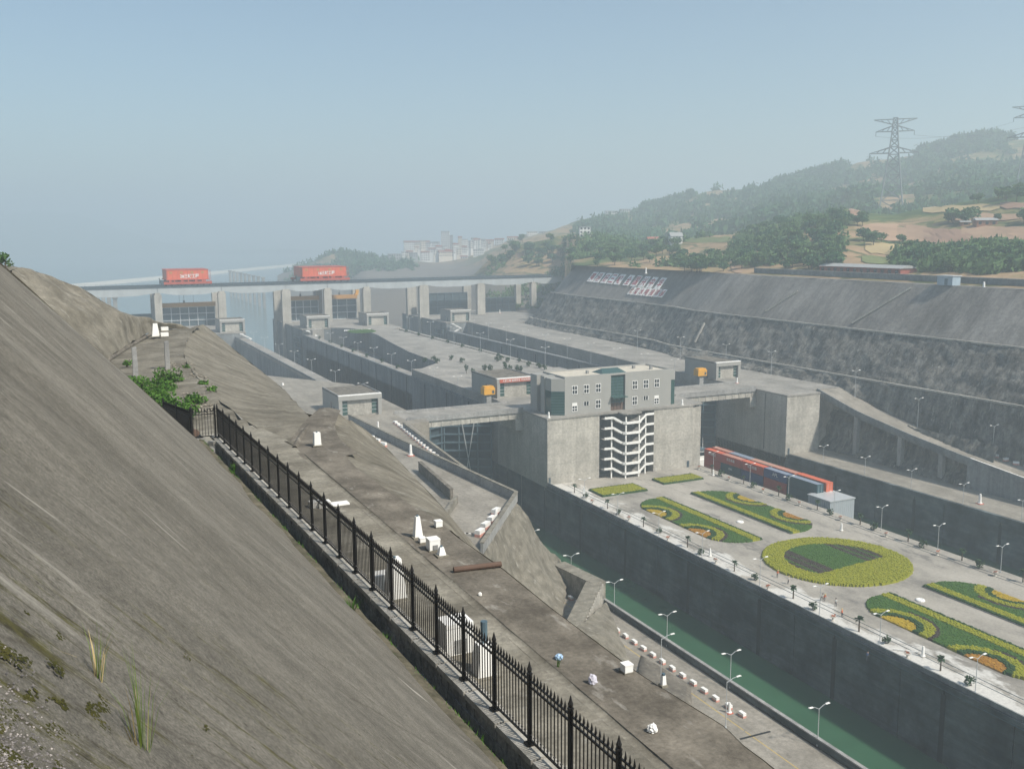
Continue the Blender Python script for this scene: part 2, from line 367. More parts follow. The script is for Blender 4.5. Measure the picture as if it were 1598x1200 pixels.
structure(loft('gutter', [[(a[0]-0.02, a[1], a[2]), (a[0]+0.05, a[1], ZB-0.06), (b[0]-0.05, b[1], ZB-0.06), (b[0]+0.02, b[1], b[2])] for a, b in zip(mid1, mid2)], M_berm, 3, 1, 0.02, 1.5))
# far part of the bench and S2, S3
ZF2 = ZB-.05
structure(loft('bench', [[(11.3, 50, ZF2), (12.8, 50, ZF2), (14.3, 50, ZF2)], [(11.6, 54.6, ZF2), (13.0, 54.6, ZF2), (14.5, 54.6, ZF2)], [(13.0, 58.5, ZF2), (14.2, 58.5, ZF2), (15.3, 58.5, ZF2)], [(14.5, 62, ZF2), (15.6, 62.3, ZF2), (16.8, 63, ZF2-.1)], [(16.2, 66, ZF2-.2), (17, 66.5, ZF2-.3), (18, 67, -12.4)]], M_berm2, 5, 4, 0.02, 0.6))
structure(loft('bench', [[(fence_v(50)+.18, 50, ZF2), (9.6, 50, ZF2), (11.4, 50, ZF2)], [(7.5, 54.6, ZF2), (9.5, 54.6, ZF2), (11.7, 54.8, ZF2)], [(7.3, 61.5, -11.9), (9, 61.7, -11.9), (11, 61.9, -11.95)]], M_berm, 5, 4, 0.05, 0.6))
mound = [[cP(702, 828, ZB-.05), cP(709, 832, -12.1), cP(718, 840, -12.4)], [cP(683, 812, ZB-.06), cP(698, 812, -12.4), cP(712, 828, -13.4)], [cP(608, 768, ZB-.06), cP(640, 762, -12.8), cP(690, 790, -14.2)], [cP(555, 730, ZB-.06), cP(590, 715, -13.0), cP(636, 733, -15.5)],
         [cP(532, 698, ZB-.06), cP(556, 685, -12.6), cP(600, 696, -15.5)], [(15.0, 60, ZB-.12), cP(545, 660, -12.6), cP(575, 674, -14.4)], [(17.2, 65, ZB-.4), cP(542, 655, -12.5), cP(548, 656, -13)]]
structure(loft('slope', [[(r[0][0]-.9, r[0][1], r[0][2]-.25)]+r for r in mound], M_slope2, 6, 6, 0.06, 0.35, amp2=0.03))
S2E = [cP(460, 697, ZB), cP(400, 668, -11.9), cP(346, 628, -12), cP(300, 580, -12), cP(286, 552, -12), cP(297, 520, -12.2), cP(313, 507, -12.4)]
S2O = [cP(486, 656, -12.1), cP(478, 645, -13.0), cP(440, 605, -17.5), cP(405, 577, -18.0), cP(375, 553, -17), cP(345, 528, -15), cP(322, 510, -13.2)]
S2M = [tuple(0.5*(np.array(a)+np.array(b))+np.array((0, 0, 0.15))) for a, b in zip(S2E, S2O)]
structure(loft('slope', [S2E, S2M, S2O], M_slope2, 8, 8, 0.10, 0.3, amp2=0.05))
# gully floor with debris
G = []
for (px, py), l in zip([(400, 668), (346, 628), (300, 580), (286, 552), (297, 520), (313, 507)], [-4, -7, -9, -2, 6, 12]):
    e = cP(px, py, -12.0); G.append([(l, e[1]-1, -12.6), (0.5*(l+e[0]), e[1], -12.4), (e[0]+0.1, e[1], -12.02)])
structure(loft('gully_floor', G, M_slope2, 6, 6, 0.3, 0.5, amp2=0.12))
# S3: the hill beyond the gully
b0 = [(-22, 84, -12.5), (-8, 92, -12.5), cP(150, 572, -12.3), cP(195, 543, -12.2), cP(240, 517, -12.2), (18, 142, -13)]
t0 = [(-22, 96, 3.0), tuple(P(-30, 420, u=102)), tuple(P(40, 420, u=112)), tuple(P(130, 452, u=120)), tuple(P(195, 492, u=130)), tuple(P(245, 517, u=140))]
m0 = [tuple(0.5*(np.array(a)+np.array(b))+np.array((0.5, -1.0, 0.6))) for a, b in zip(b0, t0)]
bk = [(p[0]-2, p[1]+14, p[2]-3) for p in t0]; bk2 = [(p[0]+10, p[1]+40, -60) for p in t0]
structure(loft('slope', [b0, m0, t0], M_slope2, 9, 9, 0.5, 0.3, amp2=0.15))
structure(loft('slope', [t0, bk, bk2], M_slope2, 4, 5, 0.3))
structure(loft('gutter', [[(p[0], p[1]-.1, p[2]+.12), (p[0]+.2, p[1]-.35, p[2]+.16), (p[0]+.25, p[1]-.45, p[2]-.1)] for p in b0[2:5]], M_berm2, 8, 2, 0.03))
structure(loft('gutter', [[(x-.1, u, z+.01), (x, u, z+.07), (x+.12, u, z+.08), (x+.22, u, z-.05)] for x, u, z in (cP(458, 698, ZB), cP(470, 676, ZB), cP(488, 656, -11.9))], M_berm2, 8, 2, 0.01))
# the steep lower slope below the shoulder, down to road and terrace
def low(p, t, zmin): return (p[0]+t, p[1]+t*0.02, max(zmin, p[2]-1.3*t))
brim = [(p, -77) for p in edge[:11]]+[(cP(718, 840, -12.0), -77), (cP(712, 828, -13.4), -70), (cP(690, 790, -14.2), -58), (cP(636, 733, -15.5), -58), (cP(600, 696, -15.5), -58), (cP(548, 656, -13), -58)]+[(S2O[k], -72) for k in range(1, 7)]
structure(loft('slope', [[low(p, t, zm) for t in (0.0, 3, 15, 30, 40, 50)] for p, zm in brim], M_slope2, 3, 4, 0.0, 0.1))

# ---- left terrace by the middle head, with its walls
terr = [cP(x, y, ZU)[:2] for x, y in ((806, 782), (752, 864))]
TR = [(40, 128), (terr[1][0]-2, terr[1][1]), terr[1], terr[0], (83, 196), (91, 262), (VL0, 264), (VL0, 345), (50, 420), (30, 300)]
structure(MB().prism(TR, -60, ZU).build('terrace', M_road))
structure(MB().prism([(83, 196), (91, 262), (VL0, 264), (VL0, 345), (60, 345), (60, 150), (terr[0][0], terr[0][1]+2)], BOT, -60.1).build('abutment', M_pier2))
structure(MB().prism([(64, 20), (VL0, 20), (VL0, 262), (64, 262)], BOT, ZL).build('road', M_road))
# fans of sprayed rock below the terrace, running back into the main slope
def keyed(rows, dx, dz): return [r+[(r[-1][0]-dx*.4, r[-1][1], r[-1][2]-dz*.2), (r[-1][0]-dx, r[-1][1]-1, r[-1][2]-dz)] for r in rows]
structure(loft('slope', keyed([[cP(806, 783, ZU), cP(782, 815, ZU), cP(754, 862, ZU), cP(738, 900, -56)],
                         [cP(842, 840, -64), cP(826, 878, -64), cP(800, 920, -65), cP(785, 950, -66)],
                         [cP(880, 884, -73), cP(884, 935, -73), cP(872, 985, -74), cP(850, 1020, -75)]], 24, 8), M_slope2, 10, 8, 0.9, 0.16, amp2=0.35))
structure(loft('slope', keyed([[cP(947, 938, -73.0), cP(920, 962, -69.5), cP(890, 986, -68), cP(860, 1000, -66)],
                         [cP(968, 990, -73.6), cP(945, 1010, -71), cP(915, 1025, -69), cP(890, 1030, -67)],
                         [cP(992, 1052, -75.0), cP(965, 1065, -74), cP(930, 1075, -73), cP(900, 1075, -72)],
                         [cP(1010, 1075, -76.0), cP(985, 1090, -76), cP(950, 1100, -76), cP(920, 1100, -76)]], 26, 5), M_slope2, 10, 8, 0.5, 0.2, amp2=0.25))
ap = [[cP(1000, 1022, -74.95), cP(1040, 1046, -74.95), cP(1078, 1070, -74.95)], [cP(995, 1060, -73.8), cP(1036, 1080, -73.8), cP(1076, 1098, -73.8)], [cP(985, 1080, -72), cP(1022, 1100, -72), cP(1060, 1120, -72)]]
ap.append([(p[0]-26, p[1], -71) for p in ap[-1]])
ap = [[(r[0][0], r[0][1]+.6, -77)]+r+[(r[-1][0], r[-1][1]-.6, -77)] for r in ap]
structure(loft('slope', ap, M_berm2, 4, 4, 0.06))

def wall_thing(name, pts, h, th, mat, label, cat='wall', coping=None, npan=8.0):
    """a low wall along a polyline, cast in separate panels, each with its coping"""
    root = empty(name, pts[0]); tag(root, label, cat)
    for a, b in zip(pts[:-1], pts[1:]):
        a = Vector(a); b = Vector(b); n = max(1, int(round((b-a).length/npan)))
        for i in range(n):
            p = a+(b-a)*(i/n); q = a+(b-a)*((i+1)/n); d = (q-p).normalized()*0.03
            m = MB(); m.bar(p+d+Vector((0, 0, h/2)), q-d+Vector((0, 0, h/2)), th, h); m.build('wall_panel', mat, root)
        if coping: MB().bar(a+Vector((0, 0, h+0.1)), b+Vector((0, 0, h+0.1)), th+0.25, 0.2).build('coping', coping, root)
    return root
wall_thing('parapet_wall', [cP(545, 657, ZU), cP(640, 704, ZU), cP(806, 782, ZU), cP(752, 864, ZU)], 1.9, 0.5, M_pier2, 'long grey parapet wall bent round the corner of the left terrace', coping=M_berm)
wall_thing('parapet_wall', [cP(630, 668, ZU), cP(728, 742, ZU)], 1.5, 0.45, M_pier2, 'sloping grey parapet beside the row of white cubes on the terrace', coping=M_berm)
wall_thing('parapet_wall', [(VL0-0.3, 60, ZL), (VL0-0.3, 258, ZL)], 1.1, 0.4, M_lockwall, 'long low parapet between the near road and the green canal', coping=M_pier2, npan=12)
wall_thing('retaining_wall', [cP(655, 735, ZU), cP(705, 780, ZU)], 2.2, 0.6, M_berm2, 'short dark retaining wall at the foot of the mound', coping=M_berm2, npan=5)
wall_thing('retaining_wall', [cP(712, 785, ZU), cP(689, 820, ZU)], 1.6, 0.7, M_berm, 'stubby ramp kerb running down beside the small white box', npan=6)
# L-shaped flume wall
fa, fb, fc = Vector(cP(872, 878, -70)), Vector(cP(928, 905, -70)), Vector(cP(893, 978, -70))
fl = empty('flume_wall', (fb.x, fb.y, ZL)); tag(fl, 'L-shaped concrete flume wall with ribbed face at the slope foot', 'wall')
def wbar(a, b, th, z0, z1, name, mat, par):
    a = Vector((a[0], a[1], (z0+z1)/2)); b = Vector((b[0], b[1], (z0+z1)/2)); return MB().bar(a, b, th, z1-z0).build(name, mat, par)
wbar(fa, fb+(fb-fa).normalized()*1.6, 3.2, -76, -70, 'wall_arm', M_berm, fl); wbar(fb, fc, 3.2, -76.2, -70.05, 'wall_arm', M_berm, fl)
dd = (fc-fb).normalized(); nn = Vector((dd.y, -dd.x, 0)); nn = nn if nn.y < 0 else -nn
for i in range(14):
    p = fb+dd*(0.8+i*1.55)+nn*1.6; MB().box(p.x-.25, p.x+.25, p.y-.35, p.y+.35, -75, -70.4).build('rib', M_pier, fl)

# ---- lower island and its walls
def island_mat():
    m, n, b = new_mat('island paving'); b.inputs['Roughness'].default_value = .95; b.inputs['Specular IOR Level'].default_value = .2
    a = pos_noise(n, .09, (1, .6, 1), detail=8, rough=.65); c = ramp(n, a.outputs[0], [(.34, (.20, .185, .165)), (.5, (.33, .305, .265)), (.66, (.40, .37, .325))]).outputs[0]
    d = pos_noise(n, .22, (1.2, .35, 1), detail=9, rough=.75); c = mixc(n, ramp(n, d.outputs[0], [(.56, g3(0)), (.62, g3(.75))]).outputs[0], c, (.15, .14, .13))
    g = N(n, 'ShaderNodeNewGeometry'); sp = N(n, 'ShaderNodeSeparateXYZ'); n.links.new(g.outputs['Position'], sp.inputs[0])
    mr = N(n, 'ShaderNodeMapRange'); mr.inputs[1].default_value = 145; mr.inputs[2].default_value = 134; mr.inputs[3].default_value = -.10; mr.inputs[4].default_value = .14; n.links.new(sp.outputs['X'], mr.inputs[0])
    e = pos_noise(n, .16, (1, .45, 1), detail=9, rough=.7); ad = N(n, 'ShaderNodeMath', operation='ADD'); n.links.new(e.outputs[0], ad.inputs[0]); n.links.new(mr.outputs[0], ad.inputs[1])
    c = mixc(n, ramp(n, ad.outputs[0], [(.54, g3(0)), (.62, g3(.85))]).outputs[0], c, (.60, .585, .55))     # spilt cement dust along the canal side
    f = pos_noise(n, 1.6, detail=9, rough=.8); c = mixc(n, .8, c, ramp(n, f.outputs[0], [(.32, g3(.65)), (.68, g3(1.2))]).outputs[0], 'MULTIPLY')
    n.links.new(c, b.inputs['Base Color']); bump(n, b, f.outputs[0], .15, .05); return m
structure(MB().prism([(VL1+0.3, 40), (VR0-0.3, 40), (VR0-0.3, UP+1), (VL1+0.3, UP+1)], BOT, ZL).build('platform', island_mat()))
def lock_wall(name, label, x, side, u0, u1, z0, z1, pan, mat, slots=True, jit=0.3):
    """chamber wall as separate cast blocks with dark recessed joints; side = +1 faces -X"""
    root = empty(name, (x, u0, z0)); tag(root, label, 'lock wall')
    u = u0; k = 0
    while u < u1-0.5:
        L = min(pan*(1+jit*math.sin(k*2.3)), u1-u); th = 0.9 if k % 3 else 0.8
        x0, x1 = (x, x+th) if side > 0 else (x-th, x)
        MB().box(x0, x1, u+0.12, u+L-0.12, z0, z1).build('wall_block', mat, root)
        if slots and k % 2 == 0:
            xx = (x-0.05, x+0.4) if side > 0 else (x-0.4, x+0.05)
            MB().box(xx[0], xx[1], u+L-0.5, u+L+0.5, z0, z1-1.0).build('joint_channel', M_joint, root)
        u += L; k += 1
    xb = (x+0.5, x+0.85) if side > 0 else (x-0.85, x-0.5)
    MB().box(xb[0], xb[1], u0, u1, z0, z1-0.3).build('backing', M_joint, root)
    return root
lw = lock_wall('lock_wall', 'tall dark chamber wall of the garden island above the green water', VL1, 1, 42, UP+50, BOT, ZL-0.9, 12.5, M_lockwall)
MB().box(VL1-0.35, VL1+0.8, 42, UP, ZL-0.9, ZL-0.05).build('ledge', M_lockwall, lw)
MB().bar((VL1-0.3, 42, ZL-1.0), (VL1-0.3, UP, ZL-1.0), 0.16, 0.16).build('pipe', M_steel, lw)
MB().box(VL1+0.1, VL1+0.4, 42, UP, ZL, ZL+0.9).build('parapet', M_upwall, lw)
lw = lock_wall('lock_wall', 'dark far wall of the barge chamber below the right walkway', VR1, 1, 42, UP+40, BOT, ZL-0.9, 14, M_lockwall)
MB().box(VR1-0.3, VR1+0.8, 42, UP-2, ZL-0.9, ZL+0.55).build('ledge', M_lockwall, lw)
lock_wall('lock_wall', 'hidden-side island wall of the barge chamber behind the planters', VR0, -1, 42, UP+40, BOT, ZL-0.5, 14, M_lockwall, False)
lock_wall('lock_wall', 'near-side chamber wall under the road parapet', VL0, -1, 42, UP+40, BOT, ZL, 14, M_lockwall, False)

# ---- middle head: pier, bridges, abutments
pier = empty('lock_head_pier', (VL1, UP, ZL)); tag(pier, 'pale concrete head pier carrying the grey control building', 'pier')
sx0, sx1 = 148.6, 168.6
for x0, x1, y0 in ((VL1, sx0, UP), (sx0, sx1, UP+5), (sx1, 183.6, UP)):
    MB().box(x0+.02, x1-.02, y0, UP+36, BOT, ZU-0.5).build('pier_block', M_pier, pier)
MB().box(183.6, VR0+.4, UP+1.6, UP+36, BOT, ZU-1.2).build('pier_block', M_pier, pier)
for z in np.arange(-72, -56, 3.2):           # lift lines of the pours
    for x0, x1, y0 in ((VL1, sx0, UP), (sx1, 183.6, UP)):
        MB().box(x0+.1, x1-.1, y0-.012, y0+.1, z, z+0.07).build('pour_joint', M_pier2, pier)
MB().prism([(VL1-.25, UP-.25), (183.9, UP-.25), (183.9, UP+.6), (VR0+.6, UP+1.2), (VR0+.6, UP+36.2), (VL1-.25, UP+36.2)], ZU-0.5, ZU).build('deck_slab', M_deck, pier)
MB().box(VL1+.4, VL1+1.1, UP-.06, UP+.3, ZL, ZL+2.3).build('door', M_steel2, pier)
MB().box(181.5, 182.4, UP-.06, UP+.3, ZL, ZL+2.1).build('door', M_steel2, pier)
# stair tower
st = empty('stair_tower', (158.5, UP+2, ZL)); tag(st, 'white zigzag stair tower on the pier front below the building', 'stairs')
HS = 3.2
cxs = 158.6
for k in range(6):
    z = ZL+1.2+k*HS
    MB().prism([(cxs-3.2, UP-2.8), (cxs-2.4, UP-3.4), (cxs+2.4, UP-3.4), (cxs+3.2, UP-2.8), (cxs+3.2, UP+5), (cxs-3.2, UP+5)], z-.2, z).build('landing', M_pier, st)
    m = MB(); pts = [(cxs-3.3, UP-2.85), (cxs-2.45, UP-3.5), (cxs+2.45, UP-3.5), (cxs+3.3, UP-2.85)]
    for a, b in zip(pts[:-1], pts[1:]): m.bar((*a, z+.3), (*b, z+.3), .14, .8)
    m.build('balustrade', M_white, st)
    for s in (-1, 1):
        x1 = cxs+s*3.25; x2 = cxs+s*6.0; x3 = cxs+s*9.0
        m = MB(); m.bar((x1, UP-2.4, z+.3), (x2, UP-1.7, z+2.0), .14, .7); m.bar((x2, UP-1.7, z+2.0), (x3, UP-1.4, z+2.0), .14, .7); m.build('balustrade', M_white, st)
        m = MB(); m.bar((x1, UP+.4, z-.1), (x2, UP+.4, z+1.5), 3.4, .22); m.box(min(x2, x3), max(x2, x3), UP-1.2, UP+5, z+1.4, z+1.6); m.build('stair_flight', M_pier2, st)
for x, y in ((cxs-2.4, UP-3.1), (cxs+2.4, UP-3.1), (cxs-6.2, UP-.9), (cxs+6.2, UP-.9)):
    MB().box(x-.2, x+.2, y-.2, y+.2, ZL, ZU-1.2).build('column', M_white, st)
MB().prism([(cxs-3.5, UP-3.0), (cxs-2.5, UP-3.7), (cxs+2.5, UP-3.7), (cxs+3.5, UP-3.0), (cxs+3.5, UP), (cxs-3.5, UP)], ZU-.5, ZU-.1).build('roof_slab', M_deck, st)
MB().box(sx0+.2, sx1-.2, UP+4.7, UP+4.95, ZL, ZU-.6).build('back_wall', M_upwall, st)

def bridge(x0, x1, y0, y1, label):
    r = empty('lock_bridge', (x0, y0, ZU)); tag(r, label, 'bridge')
    MB().box(x0, x1, y0, y1, ZU-.6, ZU+.02).build('deck', M_deck, r)
    for y in (y0, y1-.6): MB().box(x0, x1, y, y+.6, ZU-2.9, ZU-.6).build('girder', M_pier, r)
    for y in (y0-.45, y1+.1): MB().box(x0, x1, y, y+.35, ZU-.9, ZU+.75).build('parapet', M_pier2, r)
    for i in range(12):
        x = x0+(i+.5)*(x1-x0)/12; MB().box(x-.2, x+.2, y0-.14, y0, ZU-2.8, ZU-.95).build('bracket', M_pier, r)
    for x in (x0, x1): 
        d = 2.6 if x == x0 else -2.6
        MB().prism([(min(x, x+d), y0-.4), (max(x, x+d), y0-.4), (max(x, x+d), y1+.4), (min(x, x+d), y1+.4)], ZU-6.5, ZU-2.95).build('bearing_corbel', M_pier, r)
    return r
bridge(92, VL1, 268.5, 280, 'concrete road bridge over the left chamber with flat girder')
bridge(VR0, VR1, 267.5, 280, 'concrete road bridge over the right chamber with flat girder')

rp = empty('lock_head_pier', (VR1, 251, ZL)); tag(rp, 'tall concrete pier at the right side of the barge chamber', 'pier')
MB().prism([(VR1, 251), (236.5, 251), (236.5, 300), (VR1, 300)], BOT, ZU-.5).build('pier_block', M_pier, rp)
MB().prism([(VR1-.2, 250.8), (236.7, 250.8), (236.7, 300), (VR1-.2, 300)], ZU-.5, ZU).build('deck_slab', M_deck, rp)
for z in np.arange(-72, -56, 3.2): MB().box(VR1+.1, 236.4, 250.985, 251.2, z, z+.07).build('pour_joint', M_pier2, rp)
MB().box(VR1-.012, VR1+.1, 262, 262.3, -75, ZU-1).build('pour_joint', M_joint, rp)
MB().box(VR1+1.0, VR1+1.8, 250.93, 251.2, ZL, ZL+2.2).build('door', M_steel2, rp)

# ---- right side: walkway, ramp road, rock, slopes with berms
structure(MB().prism([(VR1+.3, 40), (243, 40), (243, 251), (VR1+.3, 251)], BOT, ZL).build('walkway', M_road))
structure(MB().prism([(VR1+.3, 296), (VR1+.3, 345), (236, 560), (236, 640), (300, 660), (300, 560), (262, 545), (256, 407), (250, 345), (250.4, 256.2), (236.8, 256.2), (236.8, 296)], BOT, ZU-.004).build('deck', M_deck))
ramp_o = [tuple(P(x, y, v=240)) for x, y in ((1280, 620), (1340, 645), (1420, 680), (1500, 712), (1598, 748))]
ramp_o = [(240, 256, -54.6), *ramp_o[1:], (240, 130, -72.5), (240, 90, -75.5)]
rr = empty('ramp_road', (240, 250, -56)); tag(rr, 'elevated ramp road descending along the rock face on the right', 'viaduct')
def interp(pts, u):
    for a, b in zip(pts[:-1], pts[1:]):
        if b[1] <= u <= a[1]: t = (u-a[1])/(b[1]-a[1]); return a[2]+(b[2]-a[2])*t
    return pts[-1][2]
def seg_loft(name, us, f, mat, par):
    return loft(name, [f(u) for u in us], mat, 2, 1, parent=par, smooth=False)
us_r = np.linspace(256, 92, 28)
seg_loft('roadway', us_r, lambda u: [(240, u, interp(ramp_o, u)), (244, u, interp(ramp_o, u)+.01), (250.5, u, interp(ramp_o, u)+.02)], M_road, rr)
seg_loft('edge_beam', us_r, lambda u: [(240.05, u, interp(ramp_o, u)+.01), (240.05, u, interp(ramp_o, u)+.55), (239.7, u, interp(ramp_o, u)+.55), (239.7, u, interp(ramp_o, u)-.9), (240.3, u, interp(ramp_o, u)-.9), (240.4, u, interp(ramp_o, u)-2.1), (246, u, interp(ramp_o, u)-2.1)], M_upwall, rr)
for u in (238, 219, 203): MB().box(240.4, 241.8, u-.8, u+.8, -75, interp(ramp_o, u)-1.5).build('support_column', M_pier2, rr)
MB().add([(239.9, 193, -75), (239.9, 90, -75), (239.9, 90, -75.2), (239.9, 130, -72.2), (239.9, 175, -68.0), (239.9, 193, -65.7)], [(0, 5, 4, 3, 1)]).build('retaining_face', M_upwall, rr)
seg_loft('white_kerb_stripe', np.linspace(192, 100, 16), lambda u: [(239.65, u, interp(ramp_o, u)+.56), (240.1, u, interp(ramp_o, u)+.57)], M_white, rr)
# lower rock between walkway and ramp
structure(loft('rock_face', [[(243 if u < 190 else 239.5+0.0*u, u, -75.0), (243.4, u, -71), (244.0, u, -67), (246.5, u, -62)] for u in np.linspace(255, 188, 18)], M_rock, 5, 6, 0.8, 0.3, amp2=0.5))
# profile of the right bank: deck toe, low berm, high berm, crest
def bank(u):
    tz = interp(ramp_o, u) if u < 256 else ZU
    tv = 250.3 if u < 300 else 250.3-4.5*math.exp(-((u-345)/25)**2)+(8*(u-345)/55 if 345 < u < 400 else (8 if u >= 400 else 0))+(6 if u > 500 else 0)*min(1, (u-500)/45 if u > 500 else 0)
    k = 0.0
    bv = 254+k; 
    if u > 300: bv = max(254, tv+3.0)
    far = max(0.0, min(1.0, (u-520)/80.0))
    lowz = -51.0+0.2*far
    return [(tv, tz), (bv, lowz), (bv+2.2, lowz-.05), (bv+13.2, -35.6), (bv+15.4, -35.65), (bv+31, -18.7), (bv+36, -18.5)]
def path(u):           # the bank curls away at its upstream end
    if u <= 528: return (0, u)
    t = (u-528)/60.0; a = min(t, 1)*math.pi/2
    return (30*(1-math.cos(a))+max(0, u-588), 528+30*math.sin(a))
ub = list(np.linspace(70, 528, 44))+[541, 553, 565, 577, 588, 608, 643, 693]
def bank_rows(i0, i1):
    R = []
    for u in ub:
        off, uu = path(u); pr = bank(min(u, 528))
        R.append([(p[0]+off, uu-(0.0 if u <= 528 else 0.55*(p[0]-262)*min(1, (u-528)/60)), p[1]) for p in pr[i0:i1+1]])
    return R
def sub_rows(rows, n):
    out = []
    for r in rows:
        q = []
        for a, b in zip(r[:-1], r[1:]): q += [tuple(np.array(a)+(np.array(b)-np.array(a))*t/n) for t in range(n)]
        out.append(q+[r[-1]])
    return out
structure(loft('rock_face', sub_rows(bank_rows(0, 1), 3), M_rock, 7, 5, 0.9, 0.22, amp2=0.6))
structure(loft('berm_path', bank_rows(1, 2), M_deck, 3, 1))
structure(loft('rock_face', sub_rows(bank_rows(2, 3), 4), M_rock, 6, 5, 0.6, 0.15, amp2=0.6))
structure(loft('berm_path', bank_rows(3, 4), M_deck, 3, 1))
structure(loft('slope', sub_rows(bank_rows(4, 5), 4), M_rslope, 4, 3, 0.25, 0.1, amp2=0.08))
structure(loft('slope', bank_rows(5, 6), M_rslope, 3, 2, 0.1))
for (z0i, k0, k1) in ((2, 2, 3), (4, 4, 5)):   # kerbs along the berms
    rws = bank_rows(k0-1, k0)
    kb = empty('berm_kerb', rws[0][0]); tag(kb, 'pale kerb along the lower berm of the right bank' if k0 == 2 else 'pale kerb along the upper berm of the right bank', 'kerb')
    for j in range(0, 44, 2):
        a = Vector(rws[j][0]); b = Vector(rws[min(j+2, 43)][0]); MB().bar(a+Vector((.2, .06, .25)), b+Vector((.2, -.06, .25)), .8, .6).build('kerb_length', M_pier, kb)
for kk, (pa, pb) in enumerate((((1245, 455), (1195, 487)), ((1422, 450), (1330, 505)), ((985, 470), (925, 522)), ((1100, 505), (1085, 535)))):   # pale lime-washed gutters running down the slope
    def on_bank(px, py):
        best = None
        for i0, i1 in ((4, 5), (2, 3)):
            pr = bank(450 if px < 1060 else 280); (v0, z0), (v1, z1) = pr[i0], pr[i1]; r = ray(px, py)
            s = (z1-z0)/(v1-v0); t = (z0-s*v0)/(r.z-s*r.x)
            p = r*t
            if t > 0 and z0-1.5 <= p.z <= z1+1.5: best = p
        return best
    a, b = on_bank(*pa), on_bank(*pb)
    if a and b:
        nrm = Vector((-.72, 0, .7))
        g = MB().bar(a+nrm*.35, b+nrm*.35, .8, .6).build('slope_gutter', M_pier, None)
        tag(g, ['short pale gutter on the upper right slope beside the brick house', 'longest pale gutter running down the upper right slope', 'faint pale gutter on the slope below the lettered panels', 'stub of pale gutter under the upper berm'][kk], 'gutter')

# ---- upper island and chamber one
def pz(*pts, z=ZU): return [cP(x, y, z)[:2] for x, y in pts]
WK = VL1+4.5
plaza_left = pz((511, 512), (545, 513), (570, 516), (589, 523), (614, 537), (639, 550), (664, 559), (683, 566))
pl = [(p[0], p[1]) for p in plaza_left]
Lp = [(WK, pl[-1][1]-14)]
deckpoly = [(VL1+.2, UP+36), (VR0-.2, UP+36), (VR0-.2, 350), (VR0-6, 352), (VR0-7.5, 545), (VR0-.2, 552), (VR0-.2, 652), (VL1+.2, 652), (VL1+.2, 566), (WK, 560)]+[(max(WK+.5, p[0]), p[1]) for p in pl]+Lp+[(VL1+.2, pl[-1][1]-14)]
structure(MB().prism(deckpoly, BOT, ZU-.004).build('upper_platform', M_deck))
structure(MB().prism([(VL1, pl[-1][1]-14), (WK+22, pl[-1][1]-14), (WK+22, 560), (VL1, 560)], BOT, -65).build('sunken_yard', M_rock))
wk = MB().box(VL1+.1, WK, pl[-1][1]-14.02, 566, BOT, -57.5); structure(wk.build('walkway', M_deck))
structure(MB().box(VR0-6.5, VR0, 352, 545, BOT, -60).build('sunken_yard', M_rock))
structure(MB().box(VR0-2.6, VR0-.1, 350, 552, BOT, -55.2).build('walkway', M_deck))
# curved retaining wall along the plaza
cw = empty('curved_wall', (pl[0][0], pl[0][1], -65)); tag(cw, 'curved concrete retaining wall round the sunken yard on the upper island', 'wall')
for a, b in zip(pl[:-1], pl[1:]):
    a2 = Vector((max(WK+.4, a[0])-.2, a[1], -59.6)); b2 = Vector((max(WK+.4, b[0])-.2, b[1], -59.6)); MB().bar(a2, b2, .3, 11.0).build('wall_panel', M_upwall, cw)
lwU = lock_wall('lock_wall', 'long upper chamber wall of the island with vertical streaks', VL1, 1, UP+50, 566, BOT, -57.5, 11, M_upwall, True, 0.2)
MB().box(VL1-.3, VL1+.5, UP+50, 566, -58.2, -57.3).build('ledge', M_upwall, lwU)
lwR = lock_wall('lock_wall', 'right-hand upper chamber wall with a ledge below the deck', VR1, 1, UP+45, 566, BOT, -60, 11, M_upwall, True, 0.2)
MB().box(VR1-.5, VR1+2, UP+45, 566, -60, -59.2).build('ledge', M_upwall, lwR)
MB().prism([(VR1+1, 300), (VR1+.9, 345), (235.9, 560), (236.5, 566), (237, 566), (VR1+2, 300)], -60, ZU-.2).build('upper_tier', M_upwall, lwR)
lock_wall('lock_wall', 'island side of the right upper chamber behind the sunken channel', VR0, -1, UP+36, 566, BOT, -55.3, 14, M_upwall, False)
# left wall of chamber one and its ramp floor
lc = lock_wall('lock_wall', 'free-standing left wall of the upper chamber with pale walkway top', VL0, -1, 300, 566, BOT, -57.6, 14, M_upwall, False)
MB().box(91.5, VL0, 345, 566, -58.6, -57.5).build('wall_top', M_deck, lc)
MB().box(91.8, VL0-1, 345, 566, BOT, -58.6).build('wall_body', M_upwall, lc)
MB().box(91.5, 91.9, 345, 566, -57.5, -56.7).build('parapet', M_upwall, lc)
structure(MB().prism([(40, 345, ZU-1), (91.5, 345, -57.3), (91.5, 372, -57.6), (84, 420, -64), (84, 566, -70), (30, 566, -70)], BOT, -70).build('yard', M_road))
